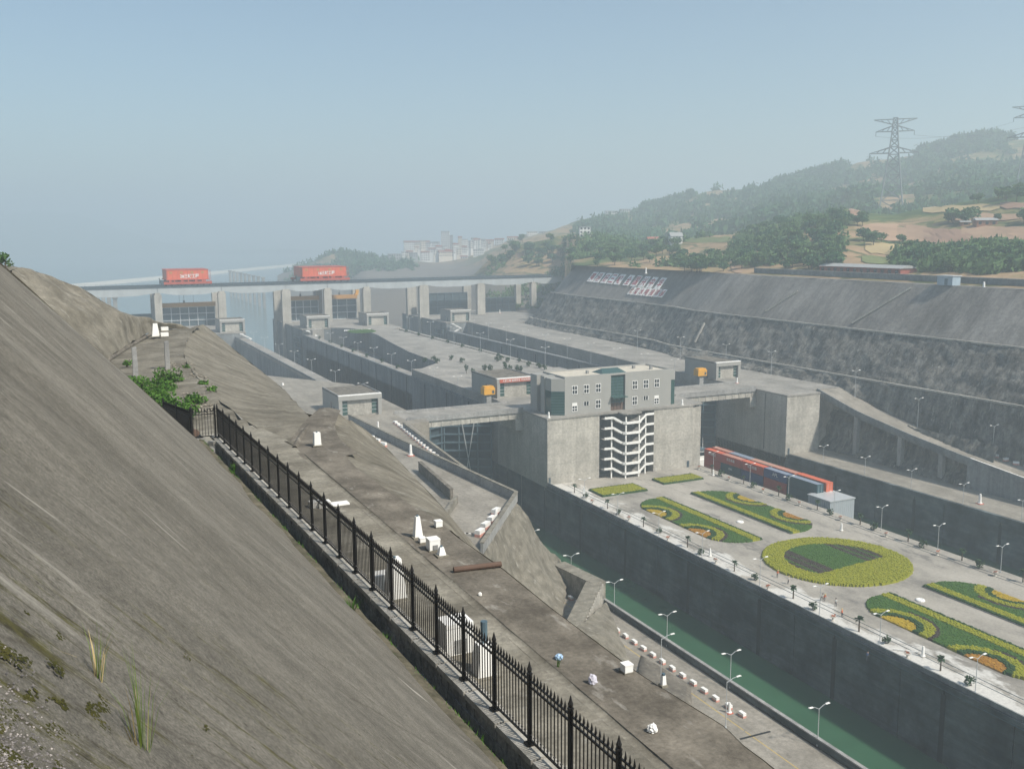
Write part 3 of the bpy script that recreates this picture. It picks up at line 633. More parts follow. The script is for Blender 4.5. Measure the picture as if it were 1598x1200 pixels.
# ================================================================ UPSTREAM HEAD, CRANE BRIDGE, CRANES
for x0, x1, lab in ((VL1, VR0, 'far island head pier between the two upstream channels'), (62, VL0, 'far head pier left of the left channel'), (VR1, 238, 'far head pier right of the right channel')):
    r = empty('lock_head_pier', (x0, 566, -86)); tag(r, lab, 'pier')
    MB().box(x0, x1, 566.02, 651.9, BOT, ZU-.5).build('pier_block', M_upwall, r)
    MB().box(x0-.2, x1+.2, 565.8, 652, ZU-.5, ZU+.01).build('deck_slab', M_deck, r)
    for i in range(4):
        x = x0 if x0 > 100 else x1; MB().box(x-.06, x+.06, 575+i*18, 575.6+i*18, BOT, ZU-1).build('pour_joint', M_joint, r)
gb = empty('crane_bridge', (130, 625, ZU)); tag(gb, 'long grey crane runway bridge on tall pylons across the upstream heads', 'bridge')
PV = [(5, 8), (53, 57.3), (90, 94.6), (129, 134.5), (156, 161), (182, 187), (221, 227.7), (263.4, 269.2), (305, 309)]
RTOP = -29.4
for row, u in enumerate((612, 637)):
    for i, (a, b) in enumerate(PV):
        zb = BOT if i < 1 else (-86 if i in (1, 2, 3, 6) else ZU)
        if i == 8: zb = -50
        m = MB(); m.box(a, b, u, u+3.4, zb, -34.0); m.box(a+.6, b-.6, u+.4, u+3, -34.0, -32.8); m.build('pylon', M_pier, gb)
    cs = [-60]+[0.5*(a+b) for a, b in PV]+[330]
    for a, b in zip(cs[:-1], cs[1:]):
        n = 9; top = []; bot = []
        for k in range(n):
            t = k/(n-1); x = a+.15+(b-a-.3)*t; e = min(t, 1-t)
            top.append((x, RTOP)); bot.append((x, -32.8-1.7*min(1, e*3.6)))
        vs = []; 
        for y in (u+.5, u+2.9): vs += [(x, y, z) for x, z in top]+[(x, y, z) for x, z in bot]
        fs = []
        for k in range(n-1):
            o0 = 2*n
            fs += [(k, k+1, n+k+1, n+k)[::-1], (o0+k, o0+k+1, o0+n+k+1, o0+n+k), (k, o0+k, o0+k+1, k+1)[::-1], (n+k, n+k+1, o0+n+k+1, o0+n+k)[::-1]]
        MB().add(vs, fs).build('girder', M_girder, gb)
        MB().box(a+.1, b-.1, u-.2, u+3.6, RTOP, RTOP+.35).build('deck_plate', M_steel2, gb)
        m = MB(); m.box(a+.1, b-.1, u-.15, u-.08, RTOP+1.2, RTOP+1.3)
        for k in range(int((b-a)/3)): x = a+.5+k*3; m.box(x, x+.1, u-.15, u-.08, RTOP+.35, RTOP+1.2)
        m.build('handrail', M_steel, gb)
def crane(x0, x1, label, num):
    r = empty('gantry_crane', (0.5*(x0+x1), 625, RTOP)); tag(r, label, 'crane', 'orange gantry cranes on the runway bridge')
    h0 = RTOP+.4
    for u in (611.7, 637):
        MB().box(x0, x1, u, u+3.2, h0+1.0, h0+2.5).build('end_carriage', M_orange2, r)
        for i in range(8):
            x = x0+1.2+i*(x1-x0-2.4)/7
            m = MB(); n = 10; m.add([(x+.55*math.cos(2*math.pi*k/n), u+dy, h0+.55+.55*math.sin(2*math.pi*k/n)) for dy in (.6, 2.4) for k in range(n)], [tuple(range(n)), tuple(range(n, 2*n))[::-1]]+[(k, n+k, n+(k+1)%n, (k+1)%n) for k in range(n)])
            m.build('wheel', M_steel2, r)
    for x in (x0+3, 0.5*(x0+x1)-4, 0.5*(x0+x1)+4, x1-5): MB().box(x, x+1.6, 612, 640, h0+2.5, h0+3.4).build('cross_beam', M_orange2, r)
    MB().box(x0+1.4, x1-1.0, 612.6, 639.5, h0+3.4, h0+3.8).build('platform', M_orange2, r)
    hs = MB().box(x0+2.0, x1-1.6, 613.5, 638.5, h0+3.8, h0+9.4).build('machinery_house', M_orange, r)
    MB().box(x0+1.8, x1-1.4, 613.3, 638.7, h0+9.4, h0+9.7).build('roof', M_orange2, hs)
    for i in range(4):
        x = x0+4.5+i*(x1-x0-9.5)/3; MB().box(x-.75, x+.75, 613.38, 613.6, h0+7.4, h0+8.6).build('window', M_ochre, hs)
    for i in range(9):
        x = x0+2.4+i*(x1-x0-4.6)/8; MB().box(x-.06, x+.06, 613.42, 613.6, h0+4.0, h0+9.3).build('panel_rib', M_orange2, hs)
    text_on(num+'三峡工程', 2.7, M_white, hs, (0.5*(x0+x1)+1.2, 613.36, h0+5.6), (1, 0, 0), (0, 0, 1), squash=.8, bold=.06)
    for s in range(5): MB().box(x0+6+s*4, x0+6.5+s*4, 612.2, 612.7, h0+2.5, h0+3.4).build('strut', M_orange, r)
    m = MB(); m.box(x0-2.2, x0+.2, 612, 615, h0+1.4, h0+3.6); m.bar((x0-2.0, 612, h0+3.6), (x0-2.6, 612, h0+5), .5); m.build('cable_reel_cab', M_steel2, r)
    m = MB(); m.box(x0, x1, 611.6, 611.66, h0+4.6, h0+4.7)
    for k in range(12): m.box(x0+k*(x1-x0)/12, x0+k*(x1-x0)/12+.12, 611.6, 611.66, h0+3.8, h0+4.7)
    m.build('handrail', M_orange, r)
    for xx in (x0+.35*(x1-x0), x0+.65*(x1-x0)): MB().box(xx-.08, xx+.08, 625.9, 626.1, -41, h0+1).build('hoist_rope', M_steel2, r)
    m = MB()
    for dx in (0, .6): m.box(x1-.9+dx, x1-.82+dx, 613.2, 613.3, h0+.4, h0+9.6)
    for k in range(18): m.box(x1-.9, x1-.22, 613.2, 613.26, h0+.6+k*.5, h0+.66+k*.5)
    m.build('ladder', M_orange2, r)
    return r
crane(59, 86.8, 'left orange gantry crane with white lettering on the crane bridge', '2#')
crane(141, 173.2, 'right orange gantry crane with white lettering on the crane bridge', '1#')

def bulkhead(x0, x1, u, zt, zb, label, hung=True, ear=0):
    r = empty('bulkhead_gate', (0.5*(x0+x1), u, zb)); tag(r, label, 'gate')
    MB().box(x0+.2, x1-.2, u+.6, u+1.2, zb, zt).build('skin_plate', M_steel2, r)
    nrow = max(2, int((zt-zb)/4)); ncol = max(3, int((x1-x0)/5))
    for i in range(nrow+1):
        z = zb+.15+i*(zt-zb-.3)/nrow; MB().box(x0, x1, u, u+.6, z-.2, z+.2).build('rail', M_galv if hung else M_steel, r)
    for i in range(ncol+1):
        x = x0+.2+i*(x1-x0-.4)/ncol; MB().box(x-.18, x+.18, u+.05, u+.6, zb+.45, zt-.45).build('stile', M_galv if hung else M_steel, r)
    if hung:
        MB().box(x0-.3, x1+.3, u-.8, u+1.8, zt, zt+2.6).build('lifting_beam', M_ochre, r)
        x = x0+.42*(x1-x0); m = MB(); m.box(x-.1, x+.1, u+.4, u+.6, zt+1.9, -34); m.box(x-.5, x+.5, u+.1, u+1.1, zt+2.6, zt+4.0); m.build('hoist_rope', M_steel2, r)
        if ear:
            xe = x0 if ear < 0 else x1; m = MB(); m.box(xe-1.1, xe+1.1, u-.6, u+1.4, zt+1.9, zt+3.4); m.box(xe-1.6 if ear < 0 else xe-.4, xe+.4 if ear < 0 else xe+1.6, u-.4, u+1.2, zt+3.4, zt+5.6); m.build('guide_head', M_yellow, r)
    return r
bulkhead(58, 89.6, 624, -42.5, -55, 'white ribbed bulkhead gate hanging under the left crane')
bulkhead(135.5, 155.6, 626, -41.0, ZU, 'white ribbed bulkhead gate under the right crane, left of the middle pylon', ear=-1)
bulkhead(161.5, 181.4, 626, -41.0, ZU, 'white ribbed bulkhead gate under the right crane, right of the middle pylon', ear=1)
bulkhead(228.5, 262.6, 628, -39.5, ZU, 'dark slatted steel gate between the right-hand pylons', False)
bulkhead(270, 300, 628, -44, ZU, 'dark slatted steel gate beside the rock spur', False)
bulkhead(24, 52.4, 626, -46, -58, 'plain dark steel gate at the left end of the bridge', False)

def gate_leaf(p, q, z0, z1, label, brace=True, nb=9):
    """steel mitre gate leaf: skin, posts, horizontal girders, crossed braces"""
    p = Vector((*p, 0)); q = Vector((*q, 0)); d = (q-p).normalized(); nrm = Vector((d.y, -d.x, 0)); nrm = nrm if nrm.y < 0 else -nrm
    r = empty('mitre_gate', (p.x, p.y, z0)); tag(r, label, 'lock gate')
    Z = lambda z: Vector((0, 0, z))
    MB().bar(p+nrm*-.3+Z((z0+z1)/2), q+nrm*-.3+Z((z0+z1)/2), .3, z1-z0).build('skin_plate', M_steel2, r)
    for i in range(nb+1):
        z = z0+.3+i*(z1-z0-.6)/nb; MB().bar(p+nrm*.5+Z(z), q+nrm*.5+Z(z), .9, .4).build('girder', M_steel, r)
    for t in (0.02, 0.3, 0.68, 0.98):
        c = p+(q-p)*t+nrm*.6; MB().bar(c+Z(z0), c+Z(z1), .4, .4).build('post', M_steel, r)
    if brace:
        for (t0, za), (t1, zb) in (((.32, z0), (.66, z1)), ((.66, z0), (.32, z1))): MB().bar(p+(q-p)*t0+nrm*1.05+Z(za), p+(q-p)*t1+nrm*1.05+Z(zb), .3).build('brace', M_galv, r)
    return r
gate_leaf((VL1-.5, 291), (115, 298), -92, -57.5, 'closed mitre gate leaf under the left bridge beside the island wall', nb=12)
gate_leaf((VL0+.5, 291), (114.2, 298), -92, -57.5, 'closed mitre gate leaf under the left bridge on its far left side', nb=12)
gate_leaf((VR1-.6, 289), (206, 296), -92, -57.5, 'dark mitre gate leaf under the right bridge beside the right pier', nb=12)
gate_leaf((VR0+.6, 289), (205.4, 296), -92, -57.5, 'dark mitre gate leaf under the right bridge beside the island', nb=12)
gate_leaf((VL1-1.0, 568), (VL1-1.2, 583), -90, -59, 'open mitre gate leaf folded against the far island head', False)
gate_leaf((VR1-1.0, 568), (VR1-1.2, 583), -90, -59, 'open mitre gate leaf folded against the far right head', False)

# ---- machine houses on the heads
def gatehouse(x0, x1, y0, y1, h, label, banner=None, wall=None, zb=ZU):
    r = empty('machine_house', (0.5*(x0+x1), y0, zb)); tag(r, label, 'machine house')
    wl = wall or M_wall_b
    MB().box(x0, x0+1.1, y0, y1, zb, zb+h-.4).build('wall', wl, r); MB().box(x1-1.1, x1, y0, y1, zb, zb+h-.4).build('wall', wl, r)
    MB().box(x0+1.1, x1-1.1, y0+1.0, y1, zb, zb+h-.5).build('wall', M_pier, r)
    MB().box(x0-.1, x1+.1, y0-.1, y0+1.4, zb+h-1.5, zb+h-.1).build('lintel', wl, r)
    ro = MB().box(x0-.05, x1+.05, y0-.05, y1+.1, zb+h-.4, zb+h-.11).build('roof', M_berm2, r)
    MB().box(x0, x1, y0-.08, y0+1.0, zb+h-.1, zb+h+.15).build('coping', M_white, ro)
    for a in (x0, x1-.3): MB().box(a, a+.3, y0+1.0, y1, zb+h-.1, zb+h+.25).build('parapet', M_pier2, ro)
    wd = (x1-x0)*.13
    for a in (x0+1.15, x1-1.15-wd):
        g = MB().box(a, a+wd, y0+.9, y0+1.05, zb+.5, zb+h-1.6).build('window', M_glass, r)
        for k in range(1, 4): MB().box(a, a+wd, y0+.86, y0+.95, zb+.5+k*(h-2.1)/4-.06, zb+.5+k*(h-2.1)/4+.06).build('mullion', M_galv, g)
    n = 9
    for k in range(n): z = zb+.2+k*(h-2.0)/n; MB().box(x0+1.2+wd, x1-1.2-wd, y0+.93, y0+1.02, z, z+(h-2.0)/n-.06).build('shutter_slat', M_pier, r)
    MB().box(x0-.04, x0+.05, y0+5, y0+6.2, zb, zb+2.6).build('door', M_steel2, r); MB().box(x0-.04, x0+.05, y0+8.5, y0+9.6, zb+1.2, zb+3.6).build('window', M_glassd, r)
    if banner:
        b = MB().box(x0+.9, x1+.2, y0-.22, y0-.14, zb+h-1.4, zb+h-.2).build('banner', M_redpaint, r)
        text_on(banner, .95, M_white, b, (0.5*(x0+x1)+.5, y0-.24, zb+h-.82), (1, 0, 0), (0, 0, 1), squash=.85)
    return r
gatehouse(75, 88.5, 281.5, 301, 6.6, 'grey machine house with pale shutter on the left terrace by the bridge')
gatehouse(132, 146.5, 291, 313, 6.6, 'grey machine house with red lettered banner behind the control building', '人民三峡 船闸安全 平安高效畅通')
gatehouse(222.6, 234, 291, 311, 6.4, 'grey machine house on the right deck behind the yellow machine')
for x0, u, lab in ((84, 570, 'small far machine house beside the left channel'), (134, 569, 'far machine house at the left corner of the island head'), (171, 569, 'far machine house at the right corner of the island head'), (226, 569, 'far machine house on the right head above the white stairs')):
    gatehouse(x0, x0+14, u, u+18, 7.2, lab)
# yellow winch boxes on columns
for (x, u, lab) in ((129.0, 292, 'yellow winch housing on a column by the bannered machine house'), (217.5, 294, 'yellow winch housing on a column by the right machine house')):
    r = empty('winch_housing', (x, u, ZU)); tag(r, lab, 'winch')
    MB().box(x-.9, x+.9, u-.9, u+.9, -62, ZU+1.6).build('column', M_pier2, r)
    h = MB().box(x-2.0, x+2.0, u-1.5, u+1.5, ZU+1.6, ZU+3.9).build('housing', M_yellow, r); MB().box(x-1.7, x+1.7, u-1.2, u+1.2, ZU+3.9, ZU+4.4).build('lid', M_yellow, r)
    MB().box(x+.9, x+1.7, u-1.56, u-1.4, ZU+2.0, ZU+3.0).build('grille', M_steel2, h)
# white stair flights by the far heads
for x, lab in ((97.0, 'white zigzag stairs at the end of the free-standing left wall'), (135.0, 'white zigzag stairs at the far end of the island walkway'), (227.0, 'white zigzag stairs below the far right machine house')):
    r = empty('outdoor_stairs', (x, 565, -60)); tag(r, lab, 'stairs')
    for k, s in ((0, 1), (1, -1)):
        z = -60.6+k*3.0; MB().bar((x-2.6*s, 562, z), (x+2.6*s, 562, z+2.6), 1.6, .5).build('flight', M_white, r); MB().box(x+2.4*s-.9, x+2.4*s+.9, 561, 564, z+2.4, z+2.8).build('landing', M_white, r)

# ---- control building on the pier
cb = empty('control_building', (155, UP+1.5, ZU)); tag(cb, 'grey two-storey control building with green glass bays on the pier', 'building')
bx0, bx1, by0, by1, bz = 137.5, 176.2, UP+2.0, UP+16.5, ZU+11.2
g0, g1 = 153.8, 159.0
MB().box(bx0, g0, by0, by1, ZU, bz).build('wall', M_wall_b, cb); MB().box(g1, bx1, by0, by1, ZU, bz).build('wall', M_wall_b, cb)
MB().box(g0, g1, by0+1.2, by1, ZU, bz-.6).build('wall', M_wall_b, cb)
cw_ = MB().box(g0+.05, g1-.05, by0+.6, by0+1.1, ZU+2.4, bz-.3).build('curtain_wall', M_glass, cb)
for k in range(9): z = ZU+2.6+k*.92; MB().box(g0+.05, g1-.05, by0+.52, by0+.62, z, z+.07).build('mullion', M_steel, cw_)
for k in range(1, 4): x = g0+k*(g1-g0)/4; MB().box(x-.03, x+.03, by0+.55, by0+.62, ZU+2.4, bz-.4).build('mullion', M_steel, cw_)
MB().box(g0-.1, g1+.1, by0-1.6, by0+.5, ZU+4.2, ZU+4.5).build('canopy', M_glass, cb)
for k in range(4): MB().box(g0+.2+k*1.25, g0+1.3+k*1.25, by0+.7, by0+.9, ZU, ZU+2.35).build('door', M_pipe, cb)
# glass corner bay and side block
MB().prism([(bx0-3.6, by0+2.0), (bx0, by0+.05), (bx0, by0+6), (bx0-3.6, by0+6)], ZU, ZU+7.4).build('glass_bay', M_glass, cb)
for k in range(9): MB().prism([(bx0-3.68, by0+1.95), (bx0, by0-.04), (bx0, by0+.2), (bx0-3.6, by0+2.3)], ZU+.4+k*.85, ZU+.47+k*.85).build('mullion', M_steel, cb)
MB().prism([(bx0-3.6, by0+2.0), (bx0, by0+.05), (bx0, by0+6), (bx0-3.6, by0+6)], ZU+7.4, bz).build('wall', M_wall_b, cb)
MB().box(bx0-3.9, bx0, by0+6, by1-6, ZU, bz+.3).build('wall', M_wall_b, cb)
MB().box(bx0-2.0, bx0, by1-6, by1-3.4, ZU+.5, bz-1).build('glass_bay', M_glass, cb)
MB().box(bx0-3.9, bx0, by1-3.4, by1+1, ZU, bz+.1).build('wall', M_wall_b, cb)
MB().box(bx1, bx1+2.4, by0+1.5, by0+6.5, ZU, ZU+8.0).build('glass_bay', M_glass, cb)
MB().box(bx1, bx1+2.5, by0+1.4, by0+6.6, ZU+8.0, bz).build('wall', M_wall_b, cb)
rf = MB().box(bx0+.4, bx1-.4, by0+.4, by1-.4, bz+.004, bz+.12).build('roof', M_roof_b, cb)
for a in ((bx0, bx1, by0, by0+.4), (bx0, bx1, by1-.4, by1), (bx0, bx0+.4, by0+.4, by1-.4), (bx1-.4, bx1, by0+.4, by1-.4)): MB().box(*a, bz+.004, bz+.6).build('parapet', M_wall_b, rf)
MB().add([(152, by0+2, bz+.12), (161, by0+2, bz+.12), (161, by0+9, bz+.12), (152, by0+9, bz+.12), (153.5, by0+5.5, bz+1.5), (159.5, by0+5.5, bz+1.5)], [(0, 1, 5, 4), (2, 3, 4, 5), (1, 2, 5), (3, 0, 4)]).build('skylight', M_glass, rf)
for x, u in ((149, 6), (168, 9), (172, 5)): MB().box(x-.4, x+.4, by0+u, by0+u+.8, bz+.12, bz+1.1).build('roof_vent', M_pier2, rf)
def win(x, z, h, wd=1.75, half=False):
    g = MB().box(x-wd/2, x+wd/2, by0-.05, by0+.1, z, z+h).build('window', M_glassd, cb)
    fr = []
    for a, b in ((x-wd/2-.08, x-wd/2+.08), (x-.07, x+.07), (x+wd/2-.08, x+wd/2+.08)): MB().box(a, b, by0-.13, by0-.02, z-.05, z+h+.05).build('frame', M_white, g)
    if not half:
        for zz in (z, z+h*.5, z+h): MB().box(x-wd/2, x+wd/2, by0-.12, by0-.03, zz-.08, zz+.08).build('frame', M_white, g)
for x in (140.9, 145.0, 149.2, 162.5, 166.6, 170.7): win(x, ZU+6.3, 2.6)
for x in (149.2, 162.5): win(x, ZU+1.3, 2.6)
for x in (140.9, 170.7):
    win(x, ZU+1.0, 1.7); MB().box(x-.85, x+.85, by0-.1, by0+.05, ZU+2.8, ZU+3.6).build('shutter', M_white, cb)
for x in (145.0, 166.6): win(x, ZU+2.5, 1.2, 1.8, True)
# white posts on deck edges
for x, u, lab in ((VL1+.9, UP+.8, 'small white post at the left corner of the pier deck'), (179.8, UP+.8, 'small white post at the right end of the pier deck')):
    o = MB().cone((x, u, ZU), [(.5, 0), (.5, .25), (.32, .3), (.3, 1.5), (.15, 1.8), (0.02, 1.85)], 8).build('marker_post', M_white); tag(o, lab, 'post')
# ================================================================ GARDEN ISLAND
def hedge_mat(name, a, b, c): return leafy(name, a, b, c, 1.4)
H_yel = hedge_mat('yellow hedge', (0.17, 0.20, 0.012), (0.30, 0.31, 0.018), (0.42, 0.40, 0.03))
H_grn = hedge_mat('green hedge', (0.03, 0.085, 0.012), (0.055, 0.13, 0.018), (0.09, 0.18, 0.03))
H_dk = hedge_mat('dark green hedge', (0.015, 0.05, 0.012), (0.03, 0.08, 0.02), (0.05, 0.11, 0.03))
H_pur = hedge_mat('purple hedge', (0.035, 0.03, 0.025), (0.065, 0.048, 0.04), (0.10, 0.075, 0.06))
H_org = hedge_mat('orange flowers', (0.22, 0.11, 0.015), (0.40, 0.19, 0.02), (0.52, 0.30, 0.03))
H_gold = hedge_mat('gold flowers', (0.28, 0.20, 0.015), (0.46, 0.32, 0.02), (0.55, 0.42, 0.04))
H_mat = {'hedge_border': H_yel, 'green_hedge': H_grn, 'dark_hedge': H_dk, 'purple_hedge': H_pur, 'orange_flowers': H_org, 'golden_flowers': H_gold, 'yellow_hedge': H_yel}
def planted(root, x0, x1, y0, y1, cls, cell=0.36, hh=0.55):
    """grow a bed: little clipped clumps on a grid, sorted into one part per kind of plant"""
    B = {}
    nx = int((x1-x0)/cell); ny = int((y1-y0)/cell)
    for i in range(nx):
        for j in range(ny):
            x = x0+(i+.5)*cell; y = y0+(j+.5)*cell; k = cls(x, y)
            if not k: continue
            m = B.setdefault(k, MB()); s = cell*.62; h = hh*(0.8+.35*random.random())*(0.55 if 'flower' in k else 1.0)*(0.75 if k in ('green_hedge', 'purple_hedge') else 1)
            jx, jy = (random.random()-.5)*.12, (random.random()-.5)*.12; t = s*(.55+.3*random.random())
            m.add([(x-s, y-s, ZL), (x+s, y-s, ZL), (x+s, y+s, ZL), (x-s, y+s, ZL), (x-t+jx, y-t+jy, ZL+h), (x+t+jx, y-t+jy, ZL+h*(.85+.2*random.random())), (x+t+jx, y+t+jy, ZL+h), (x-t+jx, y+t+jy, ZL+h*(.85+.2*random.random()))],
                  [(4, 5, 6, 7), (0, 1, 5, 4), (1, 2, 6, 5), (2, 3, 7, 6), (3, 0, 4, 7)])
    for k, m in B.items(): stuff(m.build(k, H_mat[k], root))
AX = 158.6
def long_bed(side, u0, u1, label, flowers):
    xi = AX+side*4.6; xo = AX+side*16.3
    r = empty('flower_bed', (0.5*(xi+xo), 0.5*(u0+u1), ZL)); tag(r, label, 'flower bed')
    L = u1-u0; cs = (u1-.29*L, u0+.26*L)
    def cls(x, y):
        d = abs(x-xo); e = abs(x-xi)
        if y < u0 or y > u1: return None
        R = 8.5                                   # rounded outer corners
        for yc, s in ((u1-R, 1), (u0+R, -1)):
            if (y-yc)*s > 0 and d < R and ((y-yc)/R)**2+((R-d)/R)**2 > 1: return None
        if e < .8: return 'dark_hedge'  # edge row: shade on the bed's side put into the hedge colour
        if e < 3.0: return 'yellow_hedge'
        for q, c in enumerate(cs):
            k = math.hypot((y-c)/1.12, d*1.05)
            if k < 3.6: return flowers[q]
            if k < 4.8: return 'dark_hedge'
            if k < 6.6: return 'hedge_border'
            if k < 7.5: return 'purple_hedge' if (y-c) < 3 else 'green_hedge'
        return 'green_hedge'
    planted(r, min(xi, xo), max(xi, xo), u0, u1, cls)
    # low kerb round the bed
    MB().box(xi-.1, xi+.1, u0, u1, ZL, ZL+.22).build('kerb', M_pier2, r)
long_bed(-1, 181, 224, 'long flower bed left of the axis beyond the round bed', ('golden_flowers', 'orange_flowers'))
long_bed(1, 181.5, 224, 'long flower bed right of the axis beside the barge', ('golden_flowers', 'orange_flowers'))
long_bed(-1, 97.5, 140.5, 'long flower bed nearest the canal wall in front of the round bed', ('golden_flowers', 'orange_flowers'))
long_bed(1, 97.5, 140.5, 'long flower bed at the right picture edge in front of the round bed', ('golden_flowers', 'golden_flowers'))
rb = empty('flower_bed', (AX, 161, ZL)); tag(rb, 'large round flower bed with yellow-green ring and purple stripes', 'flower bed')
ch_a, ch_b = P(1280, 898, ZL), P(1392, 868, ZL)
def round_cls(x, y):
    dx, dy = x-AX, y-161.0; k = math.hypot(dx, dy*1.02)
    if k > 16.6: return None
    if k > 11.8: 
        a = math.atan2(dy, dx)*9/math.pi*2
        return None if abs(a-round(a)) < .02 and k > 12.2 and round(a) % 2 == 0 else 'hedge_border'
    if (ch_b.x-ch_a.x)*(y-ch_a.y)-(ch_b.y-ch_a.y)*(x-ch_a.x) < 0: return 'hedge_border'
    if dx < -5.0: return 'green_hedge' if (dx*1.0) % 2.6 < .5 else 'purple_hedge'
    if dx > 5.5: return 'green_hedge' if (dx*1.0) % 2.4 < .6 else 'purple_hedge'
    return 'green_hedge'
planted(rb, AX-17, AX+17, 144, 178, round_cls)
for (x0, x1, y0, y1, lab) in ((138.6, 154.3, 232.5, 241.0, 'small yellow hedge bed at the foot of the stair tower, left one'), (162.2, 177.3, 236.2, 242.8, 'small yellow hedge bed at the foot of the pier, right one')):
    r = empty('flower_bed', (0.5*(x0+x1), 0.5*(y0+y1), ZL)); tag(r, lab, 'flower bed')
    planted(r, x0, x1, y0, y1, lambda x, y: 'dark_hedge' if min(x-x0, x1-x, y-y0, y1-y) < .5 else 'yellow_hedge')
# garden on the upper island plaza (behind the bannered house) and at the far head
for (x0, x1, y0, y1, lab) in ((140, 166, 318, 330, 'green garden bed on the plaza behind the bannered machine house'), (150, 166, 528, 545, 'green garden bed near the far island head')):
    r = empty('flower_bed', (0.5*(x0+x1), 0.5*(y0+y1), ZU)); tag(r, lab, 'flower bed')
    m = MB()
    for i in range(int((x1-x0)/.7)):
        for j in range(int((y1-y0)/.7)):
            x = x0+i*.7; y = y0+j*.7
            if ((x-(x0+x1)/2)/((x1-x0)/2))**2+((y-(y0+y1)/2)/((y1-y0)/2))**2 > 1: continue
            h = .5+.5*random.random(); m.add([(x-.4, y-.4, ZU), (x+.4, y-.4, ZU), (x+.4, y+.4, ZU), (x-.4, y+.4, ZU), (x+random.uniform(-.2, .2), y, ZU+h)], [(0, 1, 4), (1, 2, 4), (2, 3, 4), (3, 0, 4)])
    stuff(m.build('green_hedge', H_grn, r))
    MB().box(x0, x1, y1+.3, y1+.9, ZU, ZU+.5).build('kerb', M_white, r)

# ---- plants in planters
def leaf_ball(rx, rz, n, ls, seed, c=(0, 0, 0), lobes=4):
    rnd = random.Random(seed); m = MB()
    cs = [(rnd.uniform(-.5, .5)*rx, rnd.uniform(-.5, .5)*rx, rnd.uniform(-.35, .5)*rz, rnd.uniform(.45, .7)) for _ in range(lobes)]
    for i in range(n):
        q = cs[i % lobes]
        d = Vector((rnd.gauss(0, 1), rnd.gauss(0, 1), rnd.gauss(0, 1))).normalized()*(rnd.random()**.35)
        p = Vector((c[0]+q[0]+d.x*rx*q[3], c[1]+q[1]+d.y*rx*q[3], c[2]+q[2]+d.z*rz*q[3]))
        a = Vector((rnd.gauss(0, 1), rnd.gauss(0, 1), rnd.gauss(0, .7))).normalized(); b = a.cross(Vector((rnd.gauss(0, 1), rnd.gauss(0, 1), rnd.gauss(0, 1)))).normalized()
        s = ls*rnd.uniform(.6, 1.3); m.add([p-a*s, p-b*s*.6, p+a*s, p+b*s*.6], [(0, 1, 2, 3)])
    return m
def fan_palm(n, seed):
    rnd = random.Random(seed); m = MB()
    for i in range(n):
        a = rnd.uniform(0, 6.28); e = rnd.uniform(-.2, 1.2); L = rnd.uniform(.7, 1.1)
        d = Vector((math.cos(a)*math.cos(e), math.sin(a)*math.cos(e), math.sin(e))); s = Vector((-math.sin(a), math.cos(a), 0))*.22
        b = Vector((0, 0, 1.9)); t = b+d*L; k = b+d*L*.55+Vector((0, 0, .1)); m.add([b, k-s, t-Vector((0, 0, .25)), k+s], [(0, 1, 2, 3)])
    return m
def make_palm():
    r = empty('palm', (0, 0, 0)); MB().cone((0, 0, 0), [(.14, 0), (.1, 1.9)], 6).build('trunk', M_bark, r); fan_palm(26, 3).build('crown', M_leafD, r); return r
def make_bush():
    r = empty('round_bush', (0, 0, 0)); MB().cone((0, 0, 0), [(.09, 0), (.06, .5)], 5).build('stem', M_bark, r); leaf_ball(.95, .8, 120, .22, 5, (0, 0, .75)).build('foliage', M_leafD, r); return r
def make_planter():
    r = empty('planter_bowl', (0, 0, 0)); MB().cone((0, 0, 0), [(.35, 0), (.3, .15), (.16, .3), (.16, .55), (.62, .85), (.66, .95), (.55, .95)], 10).build('bowl', paint('stone bowl', (0.50, 0.47, 0.42), .8), r)
    leaf_ball(.55, .25, 40, .16, 8, (0, 0, 1.05)).build('flowers', paint('planter flowers', (0.45, 0.13, 0.05), .8), r); return r
palm0, bush0, pot0 = make_palm(), make_bush(), make_planter()
used = {}
def place(proto, key, x, u, z, label, cat, group, rz=None, s=1.0):
    rz = random.uniform(0, 6.28) if rz is None else rz
    if key not in used: used[key] = 1; o = proto; o.location = (x, u, z); o.rotation_euler = (0, 0, rz); o.scale = (s,)*3
    else: o = copy_tree(proto, (x, u, z), rz, s)
    return tag(o, label, cat, group)
